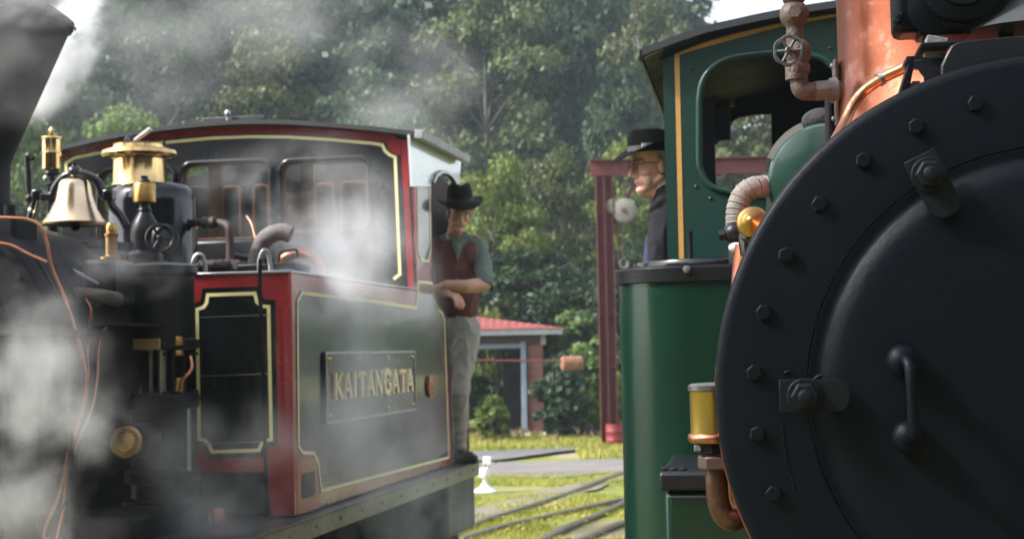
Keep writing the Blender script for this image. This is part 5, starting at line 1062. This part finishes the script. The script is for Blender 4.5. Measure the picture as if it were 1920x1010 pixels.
MB().tube([GP(1194, 74, cyl_ - .07), GP(1199, 90, cyl_ - .07)], .005, 6).build('roof_hook', STEEL, grn)
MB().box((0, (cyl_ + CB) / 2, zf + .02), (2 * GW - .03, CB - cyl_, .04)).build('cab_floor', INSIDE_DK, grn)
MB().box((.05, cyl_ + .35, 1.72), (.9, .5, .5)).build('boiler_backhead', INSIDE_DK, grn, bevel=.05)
FIT = mat('dark_fittings', (.03, .035, .045), .5, .4, var=.4)
b_ = MB().box(GA(1348, 232, 6.9), (.10, .12, .14)).build('lamp_box', FIT, grn, bevel=.01); MB().cyl(GA(1372, 200, 6.88), GA(1372, 186, 6.88), .012).build('lamp_knob', BRASS_OLD, b_)
gpipe('gauge_loop', [(1322, 186, 6.9), (1340, 182, 6.9), (1354, 196, 6.9), (1350, 214, 6.9), (1322, 218, 6.9)], .006, FIT, 6)
gpipe('wire', [(1328, 245, 6.9), (1330, 262, 6.9), (1338, 268, 6.9), (1350, 252, 6.9), (1362, 236, 6.9)], .004, GREYP, 6)
MB().box(GA(1330, 300, 6.5), (.05, .05, .5)).build('window_pillar', INSIDE_DK, grn)
# frame and wheels under the boiler
for s in (-1, 1): MB().box((s * .35, 2.2, .62), (.03, 5.2, .4)).build('frame_plate', SOOT, grn)
for y in (.7, 1.9, 3.1):
    for s in (1, -1): MB().lathe([(.33, -.05), (.36, -.05), (.35, -.015), (.33, -.01), (.325, .05), (.28, .05), (.27, .01), (.09, .02), (.09, .06), (.04, .06)], (s * .47, y, .36), (s, 0, 0), 32).build('wheel', SOOT, grn)
MB().box((0, -.02, .62), (1.7, .12, .3)).build('buffer_beam', RED, grn, bevel=.01)
# ================================================================== people
def skin(name, col, dark):
    m = mat(name, col, .5, var=.25, vscale=18, col2=dark, bump=.12, bscale=160); b = m.node_tree.nodes['Principled BSDF']
    b.inputs['Subsurface Weight'].default_value = .15; b.inputs['Subsurface Radius'].default_value = (.012, .005, .003); return m
SKIN_Y = skin('young_skin', (.70, .40, .28), (.60, .29, .20)); SKIN_O = skin('ruddy_skin', (.70, .41, .34), (.62, .28, .22))
def cloth(name, col, **k): return mat(name, col, .88, spec=.15, var=.22, vscale=14, bump=.6, bscale=45, **k)
LC = bpy.context.view_layer.layer_collection.children[COL.name]; LC.exclude = True      # keeps the yard out of the remesh evaluations
YARD = COL; COL = bpy.data.collections.new('people'); S.collection.children.link(COL)
class Org:
    "soft body grown from tapered limbs and ellipsoids, fused into one surface by a voxel remesh"
    def __init__(s): s.mb = MB()
    def cap(s, a, b, ra, rb=None, n=18):
        rb = ra if rb is None else rb; a = Vector(a); b = Vector(b); l = (b - a).length; pr = []
        for t in np.linspace(-PI / 2, 0, 5): pr.append((max(1e-4, ra * math.cos(t)), ra * math.sin(t)))
        for t in np.linspace(0, PI / 2, 5): pr.append((max(1e-4, rb * math.cos(t)), l + rb * math.sin(t)))
        s.mb.lathe(pr, a, b - a, n); return s
    def chain(s, pts):
        for p, q in zip(pts[:-1], pts[1:]): s.cap(p[0], q[0], p[1], q[1])
        return s
    def ell(s, c, r, rot=None): s.mb.sphere(c, r, 20, 12, rot); return s
    def build(s, name, m, parent, vox=.006, smooth=3, M=None, wr=0., wscale=14, stretch=(1, 1, .5)):
        if M is not None: s.mb.v = [tuple(M @ Vector(v)) for v in s.mb.v]
        me = s.mb.mesh(name, None, 0, False); o = bpy.data.objects.new(name, me); COL.objects.link(o)
        r = o.modifiers.new('r', 'REMESH'); r.mode = 'VOXEL'; r.voxel_size = vox
        if smooth: q = o.modifiers.new('s', 'SMOOTH'); q.factor = .5; q.iterations = smooth
        dg = bpy.context.evaluated_depsgraph_get(); ev = o.evaluated_get(dg); nm = bpy.data.meshes.new_from_object(ev)
        o.modifiers.clear(); o.data = nm; bpy.data.meshes.remove(me); nm.name = name
        if wr:
            n_ = len(nm.vertices); co = np.empty(n_ * 3, np.float32); nr = np.empty(n_ * 3, np.float32); nm.vertices.foreach_get('co', co); nm.vertex_normals.foreach_get('vector', nr)
            co = co.reshape(-1, 3); nr = nr.reshape(-1, 3); sc = np.array(stretch) * wscale; f = np.array([abs(noise.noise(Vector(c))) ** .6 for c in (co * sc).tolist()])
            nm.vertices.foreach_set('co', (co - nr * (wr * f)[:, None]).astype(np.float32).ravel()); nm.update()
        nm.materials.clear(); nm.materials.append(m); nm.shade_smooth(); o.parent = parent; return o
def head_prims(O, M, k=1.0, old=False):
    "head with x forward, y left, z up, eyes at z = 0; M places it"
    R = M.to_3x3()
    def P(x, y, z): return M @ Vector((x * k, y * k, z * k))
    def E(c, r): O.ell(P(*c), tuple(a * k for a in r), R)
    def C(a, b, ra, rb=None): O.cap(P(*a), P(*b), ra * k, None if rb is None else rb * k)
    E((-.018, 0, .045), (.098, .076, .088)); E((.022, 0, -.012), (.066, .063, .082)); E((.03, 0, -.068), (.052, .050, .042))
    E((.072 if old else .074, 0, -.098), (.022, .022, .017)); 
    for s in (1, -1):
        C((-.005, s * .054, -.055), (.066, s * .014, -.097), .016, .016); E((.052, s * .040, -.026), (.030, .024, .022)); C((.074, s * .046, .022), (.090, s * .012, .021), .010, .011)
        E((-.004, s * .078, -.012), (.017, .008, .031)); E((.066, s * .026, -.058), (.02, .016, .02)); E((.092, s * .011, -.038), (.012, .008, .008))
    C((.086, 0, .012), (.111, 0, -.030), .0085, .0125); E((.104, 0, -.036), (.014, .011, .009))
    dx = .008 if old else 0; C((.088 - dx, -.016, -.060), (.088 - dx, .016, -.060), .0075); C((.085 - dx, -.014, -.071), (.085 - dx, .014, -.071), .0085)
    E((.045, 0, .055), (.05, .06, .045))
    if old: C((.068, .0, -.108), (.0, 0, -.120), .018, .034); E((.050, .040, -.062), (.022, .018, .028)); E((.050, -.040, -.062), (.022, .018, .028))
def face_bits(par, M, k, browm, lipm, irism, lx=0):
    R = M.to_3x3(); P = lambda x, y, z: M @ Vector((x * k, y * k, z * k)); EW = mat('eye_white', (.7, .68, .64), .25, var=.05, bump=0)
    for s in (1, -1):
        e = MB().sphere(P(.0745, s * .031, .000), (.0125 * k, .0135 * k, .0085 * k), 14, 9, R).build('eye', EW, par)
        MB().sphere(P(.0845, s * .0305, -.001), (.0035 * k, .0055 * k, .0055 * k), 10, 7, R).build('iris', irism, e)
        MB().tube([P(.088, s * .046, .0045), P(.0905, s * .032, .0085), P(.090, s * .018, .0045)], .0022 * k, 6).build('eyelid', par.data.materials[0], e)
        MB().tube([P(.082, s * .052, .019), P(.098, s * .036, .027), P(.1, s * .014, .022)], .0042 * k, 6).build('eyebrow', browm, par)
    MB().tube([P(.086 - lx, -.023, -.066), P(.0955 - lx, -.009, -.0655), P(.0965 - lx, 0, -.0665), P(.0955 - lx, .009, -.0655), P(.086 - lx, .023, -.066)], .0042 * k, 8).build('lips', lipm, par)
def hat(par, M, crown, brim, m, bandm, dip=.02, curl=.02, a0=0., crease=.009, label=None, top=.115):
    "felt hat: x forward; crown = (rx, ry) at the band, brim = width"
    h = MB(); n = 48; prof = []
    rows = [(1.02, 0), (1.0, .03), (.97, .065), (.90, .095), (.74, top), (.5, top + .004), (.25, top - .002), (.01, top - .004)]
    for f, z in rows:
        for k in range(n):
            a = 2 * PI * k / n; x, y = crown[0] * f * math.cos(a), crown[1] * f * math.sin(a)
            cz = z - (crease * math.exp(-(y / .022) ** 2) * (1 if z > .09 else 0)) - (.02 * max(0, -math.cos(a)) * (z > .08)); pin = 1 - .10 * (z > .05) * max(0, math.cos(a)) ** 2
            h.v.append(M @ Vector((x, y * pin, cz)))
    for j in range(len(rows) - 1):
        for k in range(n): h.f.append((j * n + k, j * n + (k + 1) % n, (j + 1) * n + (k + 1) % n, (j + 1) * n + k))
    o0 = len(h.v); B = [(1.0, .0), (1.12, -.002), (1.35, None), (1.6, None), (1.8, None)]
    rr = [0, .25, .5, .75, .93, 1.0]
    for side in (0, 1):
        for t in rr:
            for k in range(n):
                a = 2 * PI * k / n; r = brim * t; x = (crown[0] * 1.01 + r) * math.cos(a); y = (crown[1] * 1.01 + r) * math.sin(a)
                z = -dip * t * t * (math.cos(a) * math.cos(a) * 1.2 - .2) + curl * t * t * math.sin(a) ** 2 + a0 * t * math.cos(a) + .004 * math.sin(3 * a + 1) * t
                h.v.append(M @ Vector((x, y, z + (.004 if side else 0))))
    m_ = len(rr)
    for side in (0, 1):
        b = o0 + side * m_ * n
        for j in range(m_ - 1):
            for k in range(n): h.f.append((b + j * n + k, b + j * n + (k + 1) % n, b + (j + 1) * n + (k + 1) % n, b + (j + 1) * n + k))
    for k in range(n): h.f.append((o0 + (m_ - 1) * n + k, o0 + (m_ - 1) * n + (k + 1) % n, o0 + (2 * m_ - 1) * n + (k + 1) % n, o0 + (2 * m_ - 1) * n + k))
    ho = h.build('hat', m, par, smooth=60)
    bb = MB()
    for z in (.003, .026):
        for k in range(n): a = 2 * PI * k / n; f = 1.028 - z * .7; bb.v.append(M @ Vector((crown[0] * f * math.cos(a), crown[1] * f * math.sin(a), z)))
    for k in range(n): bb.f.append((k, (k + 1) % n, n + (k + 1) % n, n + k))
    bb.build('hat_band', bandm, ho, smooth=60); return ho
def basis(fwd, up, o):
    f = Vector(fwd).normalized(); u = Vector(up); u = (u - f * u.dot(f)).normalized(); l = u.cross(f)
    return Matrix(((f.x, l.x, u.x, o[0]), (f.y, l.y, u.y, o[1]), (f.z, l.z, u.z, o[2]), (0, 0, 0, 1)))
def hand(O, wrist, dirv, palmn, k=1.0, curl=.5, thumb=1, mat_=None):
    "palm and five bent fingers; dirv along the hand, palmn out of the palm side"
    d = Vector(dirv).normalized(); n = Vector(palmn); n = (n - d * n.dot(d)).normalized(); s = d.cross(n) * thumb; w = Vector(wrist)
    kn = [w + d * .085 * k + s * a * k for a in (.030, .010, -.010, -.029)]
    O.cap(w, w + d * .02 * k, .024 * k, .026 * k)
    for q in kn: O.cap(w + (q - w) * .25, q, .0165 * k, .0115 * k)
    for i, q in enumerate(kn):
        L = (.040, .045, .041, .032)[i] * k; p = q; v = d.copy()
        for j, f in enumerate((1, .62, .5)):
            v = (v * math.cos(curl * (.8 + .15 * i)) + n * math.sin(curl * (.8 + .15 * i))).normalized(); e = p + v * L * f; O.cap(p, e, (.0098 - .0008 * j) * k, (.0092 - .0008 * j) * k); nn = n; n2 = (n - v * n.dot(v)); p = e
    tb = w + d * .028 * k + s * .026 * k + n * .006 * k; v = (d * .75 + s * .55 + n * .25).normalized(); e = tb + v * .034 * k; O.cap(tb, e, .014 * k, .0115 * k); v2 = (d * .9 + s * .1 + n * .45).normalized(); O.cap(e, e + v2 * .032 * k, .0112 * k, .0088 * k)

# ---- young man on the running board, leaning on the cab side
yd = 10.05; base = at(858, 880, 10.15)
ym = thing('person', 'young man in brown waistcoat and felt hat leaning on the red locomotive cab', 'person', (base.x, base.y, ZR + .002))
off = Vector(ym.location); 
def Y(px, py, d=yd): return at(px, py, d) - off
SHIRT = cloth('grey_green_shirt', (.19, .225, .20)); VEST = cloth('brown_waistcoat', (.17, .075, .062)); TROU = cloth('grey_trousers', (.44, .41, .375)); BOOT = mat('black_boot', (.02, .018, .018), .5, var=.3, bump=.2)
HATM = mat('dark_felt', (.016, .011, .010), .75, spec=.15, var=.35, vscale=12, bump=.2); HAIRM = mat('brown_hair', (.09, .055, .035), .7, var=.3, bump=.5, bscale=100)
Mh = basis((.20, -1, -.32), (.10, -.10, 1), Y(861, 399, 9.98))
O = Org(); head_prims(O, Mh, .98)
O.chain([(Y(858, 415, 10.03), .054), (Y(853, 447, 10.07), .060)])
# forearms and hands
O.chain([(Y(908, 533, 9.93), .047), (Y(875, 537, 9.86), .045), (Y(838, 533, 9.84), .030)])
hand(O, Y(836, 534, 9.84), Y(806, 540, 9.86) - Y(836, 534, 9.84), (0, .2, -1), .98, .35, -1)
O.chain([(Y(800, 538, 10.10), .043), (Y(818, 546, 9.97), .036), (Y(832, 549, 9.86), .028)])
hand(O, Y(834, 549, 9.85), Y(858, 556, 9.80) - Y(834, 549, 9.85), (-.1, .4, -1), .98, .75, 1)
body = O.build('body', SKIN_Y, ym, vox=.0045, smooth=3)
face_bits(body, Mh, .98, HAIRM, mat('lips_young', (.42, .16, .13), .4, var=.1), mat('iris_dark', (.03, .02, .015), .2))
H = Org(); H.ell(Mh @ Vector((-.035, 0, .03)), (.09, .082, .075), Mh.to_3x3()); 
for s in (1, -1): H.ell(Mh @ Vector((-.012, s * .073, .018)), (.022, .009, .03), Mh.to_3x3())
H.build('hair', HAIRM, ym, vox=.006, wr=.003, wscale=90)
MH = basis((.28, -1, -.20), (.02, -.12, 1), Mh @ Vector((-.014, 0, .072)))
hat(ym, MH @ Matrix.Rotation(rad(4), 4, 'X'), (.102, .084), .064, HATM, mat('hat_band_dark', (.012, .01, .01), .5), dip=.035, curl=.012, a0=-.012)
# shirt: torso, collar, sleeves rolled above the elbow
T = Org(); sh = []
T.chain([(Y(856, 462, 10.10), .105), (Y(856, 500, 10.12), .135), (Y(858, 545, 10.13), .128), (Y(862, 583, 10.13), .118)])
T.chain([(Y(818, 462, 10.12), .066), (Y(853, 452, 10.10), .072), (Y(896, 461, 10.08), .066)])
T.chain([(Y(896, 464, 10.08), .068), (Y(906, 500, 10.02), .064), (Y(908, 527, 9.95), .058)])
T.chain([(Y(817, 466, 10.12), .066), (Y(806, 500, 10.14), .058), (Y(800, 532, 10.12), .052)])
T.build('shirt', SHIRT, ym, vox=.008, smooth=3, wr=.010, wscale=16)
MB().tube([Y(885, 528, 9.90), Y(884, 530, 9.86)], .01)
cf = MB(); cfa = Y(909, 526, 9.95); cfb = Y(907, 536, 9.93); cf.lathe([(.058, -.02), (.064, -.018), (.064, .018), (.058, .02)], (cfa + cfb) / 2, cfb - cfa, 24, cap=False); cf.build('rolled_cuff', SHIRT, ym)
for pts in ([(843, 438, 10.0), (846, 447, 9.98), (857, 455, 9.965)], [(873, 436, 10.0), (870, 446, 9.98), (861, 455, 9.965)]):
    P3 = [Y(*p) for p in pts]; MB().bar(P3[0], P3[2], .03, .010, up=(0, -1, .3)).build('collar', SHIRT, ym, bevel=.003)
Vt = Org(); Vt.chain([(Y(854, 472, 10.10), .118), (Y(855, 505, 10.12), .144), (Y(857, 545, 10.13), .141), (Y(862, 574, 10.12), .130)])
Vt.chain([(Y(826, 461, 10.11), .074), (Y(834, 482, 10.09), .088)]); Vt.chain([(Y(889, 461, 10.09), .074), (Y(880, 482, 10.07), .088)])
Vt.build('waistcoat', VEST, ym, vox=.008, smooth=3, wr=.008, wscale=15)
# open neck showing the shirt: a V-shaped insert proud of the waistcoat
vv = [Y(844, 446, 9.94), Y(872, 446, 9.94), Y(858, 490, 9.955)]; m_ = MB(); g = 10
for i in range(g + 1):
    t = i / g; a = vv[0].lerp(vv[2], t); b = vv[1].lerp(vv[2], t)
    for j in range(7): u = j / 6; p = a.lerp(b, u); m_.v.append(tuple(p + Vector((0, .028 * (2 * u - 1) ** 2 - .006 + (.03 * (1 - t) if t < .3 else 0), 0))))
for i in range(g):
    for j in range(6): m_.f.append((i * 7 + j, i * 7 + j + 1, (i + 1) * 7 + j + 1, (i + 1) * 7 + j))
m_.build('shirt_front', SHIRT, ym, smooth=80)
for py in (500, 522, 545, 566): MB().lathe([(.007, 0), (.006, .004)], Y(856 + (py - 500) * .05, py, 9.972), (0, -1, 0), 10).build('button', BRASS_OLD, ym)
L_ = Org()
L_.chain([(Y(860, 585, 10.13), .118), (Y(862, 615, 10.13), .120)])
L_.chain([(Y(876, 618, 10.10), .098), (Y(869, 680, 10.07), .082), (Y(863, 735, 10.03), .066), (Y(861, 790, 10.08), .062), (Y(861, 846, 10.14), .054)])
L_.chain([(Y(849, 618, 10.17), .096), (Y(849, 690, 10.20), .078), (Y(852, 745, 10.20), .064), (Y(850, 800, 10.22), .060), (Y(849, 842, 10.26), .052)])
L_.build('trousers', TROU, ym, vox=.008, smooth=3, wr=.016, wscale=13, stretch=(1, 1, .8))
MB().lathe([(.121, -.014), (.124, -.012), (.124, .012), (.121, .014)], Y(860, 586, 10.13), (0, 0, 1), 32, cap=False).build('belt', BOOT, ym)
for (a, b, c_) in (((862, 850, 10.14), (862, 872, 10.13), (888, 877, 10.02)), ((850, 848, 10.26), (850, 868, 10.26), (866, 872, 10.14))):
    Bt = Org(); A_ = Y(*a); B_ = Y(*b); C_ = Y(*c_); Bt.chain([(A_, .050), (B_ + Vector((0, 0, .012)), .046)]); Bt.chain([(Vector((B_.x, B_.y + .02, .040)), .042), (Vector((C_.x - .03, C_.y, .042)), .043), (Vector((C_.x, C_.y - .03, .032)), .034)])
    Bt.build('boot', BOOT, ym, vox=.006)
# ---- older man leaning from the green cab
od_ = 6.62; b0 = at(1240, 470, od_ + .15)
om = thing('person', 'older man in glasses and a black hat looking out of the green cab', 'person', (b0.x, b0.y, 1.0)); off = Vector(om.location)
JACK = cloth('black_jacket', (.018, .018, .022)); BLUE = cloth('blue_shirt', (.05, .055, .11)); HAT2 = mat('black_hat', (.004, .004, .005), .85, var=.3, bump=.3, spec=.08); GREYH = mat('grey_hair', (.32, .29, .27), .8, var=.35, bump=.6, bscale=120)
eye = Y(1226, 311, od_); Mo = basis((-1, -.28, -.10), (.0, 0, 1), eye); kk = 1.0
O = Org(); head_prims(O, Mo, kk, old=True); O.chain([(Mo @ Vector((-.03, 0, -.07)), .060), (Mo @ Vector((-.055, 0, -.16)), .066), (Mo @ Vector((-.07, 0, -.22)), .072)])
O.chain([(Y(1262, 470, 6.72), .05), (Y(1285, 560, 6.8), .04)])
ob = O.build('body', SKIN_O, om, vox=.004, smooth=2)
face_bits(ob, Mo, kk, GREYH, mat('lips_old', (.46, .17, .14), .45, var=.1), mat('iris_dark', (.03, .02, .015), .2), .008)
H = Org(); H.ell(Mo @ Vector((-.045, 0, .02)), (.078, .083, .07), Mo.to_3x3())
for s in (1, -1): H.ell(Mo @ Vector((.002, s * .076, .012)), (.014, .006, .03), Mo.to_3x3())
H.build('hair', GREYH, om, vox=.005, wr=.003, wscale=120)
MH = basis((-1, -.25, -.02), (-.03, -.05, 1), Mo @ Vector((.0, 0, .058)))
h2 = hat(om, MH, (.108, .090), .072, HAT2, mat('hat_band2', (.05, .045, .05), .4, var=.3), dip=.045, curl=.028, a0=-.012, top=.094)
MB().box(MH @ Vector((.055, .088, .02)), (.045, .005, .026), MH.to_3x3()).build('hat_badge', mat('white_badge', (.7, .7, .72), .4, var=.3, vscale=60, col2=(.25, .25, .27)), h2)
gl = mat('wire_frame', (.08, .07, .06), .3, .9); GLS = glass('spectacle_lens', (.96, .96, .94), .02, .8); P = lambda x, y, z: Mo @ Vector((x, y, z))
sp = None
for s in (1, -1):
    ring = [P(.106 - .008 * abs(math.cos(a)), s * .033 + .021 * math.cos(a), -.003 + .017 * math.sin(a)) for a in np.linspace(0, 2 * PI, 25)]
    o = MB().tube(ring, .0016, 6, cap=False).build('spectacles' if sp is None else 'lens_rim', gl, om if sp is None else sp); sp = sp or o
    l_ = MB(); l_.v = [tuple(p) for p in ring[:-1]]; l_.f = [tuple(range(24))]; l_.build('lens', GLS, sp, smooth=0)
    MB().tube([P(.098, s * .055, .006), P(.05, s * .076, .008), P(-.005, s * .083, .004), P(-.018, s * .083, -.012)], .0018, 6).build('temple_arm', gl, sp)
MB().tube([P(.106, .013, .002), P(.110, 0, .006), P(.106, -.013, .002)], .0016, 6).build('bridge', gl, sp)
J = Org()
J.chain([(Y(1276, 420, 6.74), .11), (Y(1278, 470, 6.78), .145), (Y(1282, 560, 6.82), .16)])
J.chain([(Y(1248, 405, 6.62), .064), (Y(1290, 402, 6.86), .075)])
J.chain([(Y(1246, 410, 6.60), .066), (Y(1238, 455, 6.56), .060), (Y(1236, 500, 6.54), .055), (Y(1250, 560, 6.5), .05)])
J.build('jacket', JACK, om, vox=.007, smooth=3, wr=.012, wscale=18)
Jc = Org(); Jc.chain([(P(-.10, .06, -.10), .030), (P(-.04, .082, -.125), .026), (P(.012, .058, -.160), .022), (P(.03, .0, -.185), .020)]); Jc.chain([(P(-.055, .02, -.15), .085), (P(-.07, .02, -.24), .11)])
Jc.build('jacket_collar', JACK, om, vox=.006, wr=.004, wscale=30)
Bs = Org(); Bs.chain([(Y(1224, 445, 6.74), .030), (Y(1223, 475, 6.74), .040), (Y(1222, 530, 6.74), .05)]); Bs.build('shirt', BLUE, om, vox=.007, wr=.004)
Lg = Org(); Lg.chain([(Y(1290, 570, 6.85), .15), (Y(1290, 640, 6.85), .14)])
for dx in (-.09, .09): Lg.chain([(Y(1290, 660, 6.85) + Vector((dx, 0, 0)), .09), (Vector((Y(1290, 660, 6.85).x + dx, Y(1290, 660, 6.85).y, .08)), .06)])
Lg.build('trousers', JACK, om, vox=.01, wr=.006)

LC.exclude = False; COL = YARD
# ================================================================== steam and air
def steam_mat(name, dens, scale, lo, hi, seed, col=(.985, .985, .99), stretch=(1, 1, 1), sharp=1.0, edge=.35, aniso=.2):
    m = bpy.data.materials.new(name); m.use_nodes = True; n = m.node_tree; n.nodes.clear(); N = n.nodes.new; K = n.links.new
    o = N('ShaderNodeOutputMaterial'); v = N('ShaderNodeVolumePrincipled'); tc = N('ShaderNodeTexCoord'); ge = N('ShaderNodeNewGeometry')
    # soft edge: distance from the centre of the unit ellipsoid (object space)
    ln = N('ShaderNodeVectorMath'); ln.operation = 'LENGTH'; K(tc.outputs['Object'], ln.inputs[0])
    ed = N('ShaderNodeMapRange'); ed.interpolation_type = 'SMOOTHSTEP'; ed.inputs[1].default_value = 1.0; ed.inputs[2].default_value = edge; K(ln.outputs['Value'], ed.inputs[0])
    mp = N('ShaderNodeMapping'); mp.inputs['Location'].default_value = (seed * 7.3, seed * 3.1, seed); mp.inputs['Scale'].default_value = stretch; K(ge.outputs['Position'], mp.inputs[0])
    wn = N('ShaderNodeTexNoise'); wn.inputs['Scale'].default_value = scale * .6; wn.inputs['Detail'].default_value = 1; K(mp.outputs[0], wn.inputs['Vector'])
    wv = N('ShaderNodeVectorMath'); wv.operation = 'MULTIPLY_ADD'; wv.inputs[1].default_value = (.7 / scale,) * 3; K(wn.outputs['Color'], wv.inputs[0]); K(mp.outputs[0], wv.inputs[2])
    nz = N('ShaderNodeTexNoise'); nz.inputs['Scale'].default_value = scale; nz.inputs['Detail'].default_value = 6; nz.inputs['Roughness'].default_value = .58; K(wv.outputs[0], nz.inputs['Vector'])
    mr = N('ShaderNodeMapRange'); mr.interpolation_type = 'SMOOTHSTEP'; mr.inputs[1].default_value = lo; mr.inputs[2].default_value = hi; K(nz.outputs[0], mr.inputs[0])
    m1 = N('ShaderNodeMath'); m1.operation = 'MULTIPLY'; K(mr.outputs[0], m1.inputs[0]); K(ed.outputs[0], m1.inputs[1])
    m2 = N('ShaderNodeMath'); m2.operation = 'MULTIPLY'; m2.inputs[1].default_value = dens; K(m1.outputs[0], m2.inputs[0])
    K(m2.outputs[0], v.inputs['Density']); v.inputs['Color'].default_value = (*col, 1); v.inputs['Anisotropy'].default_value = aniso; K(v.outputs[0], o.inputs['Volume'])
    return m
def steam(label, px, py, depth, wpx, hpx, thick, dens, scale=2.2, lo=.42, hi=.66, seed=1, rot=0, **k):
    c = at(px, py, depth); s = depth / FPX / 2; mb = MB().sphere((0, 0, 0), 1.0, 24, 16)
    o = mb.build('steam_cloud', steam_mat('steam', dens, scale, lo, hi, seed, **k), None, smooth=60)
    o.location = c; o.scale = (wpx * s, thick / 2, hpx * s); o.rotation_euler = (0, rad(rot), 0)
    return tag(o, label, 'steam', 'drifting steam', 'stuff')
steam('grey steam billowing low in front of the smokebox and cylinders', 50, 800, 5.75, 600, 660, .5, 4.6, 2.7, .43, .72, 1)
steam('steam rolling up the lined front panel and below it', 400, 900, 6.3, 480, 360, .6, 2.4, 2.6, .38, .70, 2)
steam('bright steam sheet rising over the red tank side', 650, 610, 7.6, 380, 600, .8, 2.8, 2.2, .40, .70, 3, rot=20)
steam('steam drifting across the nameplate towards the running board', 620, 850, 7.0, 560, 360, .6, 3.0, 2.6, .35, .70, 4)
steam('thin steam in front of the cab windows', 580, 390, 8.4, 560, 330, .5, 1.8, 2.6, .40, .68, 5)
steam('steam leaking above the tank beside the cab front', 670, 470, 8.2, 280, 300, .5, 2.2, 3.0, .40, .70, 6)
steam('dark smoky haze round the funnel', 40, 180, 5.4, 420, 500, .5, .6, 3.2, .42, .68, 7)
steam('white jet of steam behind the funnel rim', 118, 95, 7.2, 150, 330, .45, 26, 6.0, .42, .58, 8, rot=28, edge=.2)
steam('smoke blowing over the top of the funnel', 60, 5, 5.6, 420, 110, .5, 2.6, 4.5, .40, .64, 9)
steam('pale smoke drifting up before the wooded hill', 470, 10, 15, 700, 300, 3.0, .30, .8, .44, .68, 10, rot=-10)
steam('wisps of smoke trailing down to the right of the cab roof', 770, 190, 14, 380, 330, 2.2, .5, 1.1, .45, .66, 11, rot=38)
steam('thin smoke between the funnel and the lime green tree', 230, 150, 14, 500, 360, 2.5, .24, .9, .44, .70, 12)
steam('wisps of steam under the running board', 740, 960, 8.2, 420, 200, .7, 2.0, 3.0, .42, .68, 13)
steam('faint steam between the brass bell and the steam dome', 230, 500, 6.2, 420, 150, .4, 1.6, 4.0, .44, .68, 14)
steam('added steam standing in for pale daylight beyond the rear windows of the red cab', 560, 420, 14.0, 620, 230, 1.6, 3.5, 1.0, .2, .5, 15)  # cloud added behind the cab so its rear windows read pale
steam('puff of steam thickened as sky glare along the tank top edge', 600, 545, 7.3, 330, 120, .4, 5.5, 3.0, .36, .66, 16)  # real steam, made denser to stand in for sky glare on the edge
# air: one closed box round the whole scene
mb = MB().box((-20, 95, 24), (360, 300, 51)); hz = mb.build('haze', None, None, smooth=0)
m = bpy.data.materials.new('haze'); m.use_nodes = True; n = m.node_tree; n.nodes.clear(); o = n.nodes.new('ShaderNodeOutputMaterial'); v = n.nodes.new('ShaderNodeVolumePrincipled')
v.inputs['Density'].default_value = .0008; v.inputs['Color'].default_value = (.74, .87, 1, 1); n.links.new(v.outputs[0], o.inputs['Volume']); hz.data.materials.append(m)
tag(hz, 'thin blue grey air over the yard and hill', 'haze', kind='stuff')
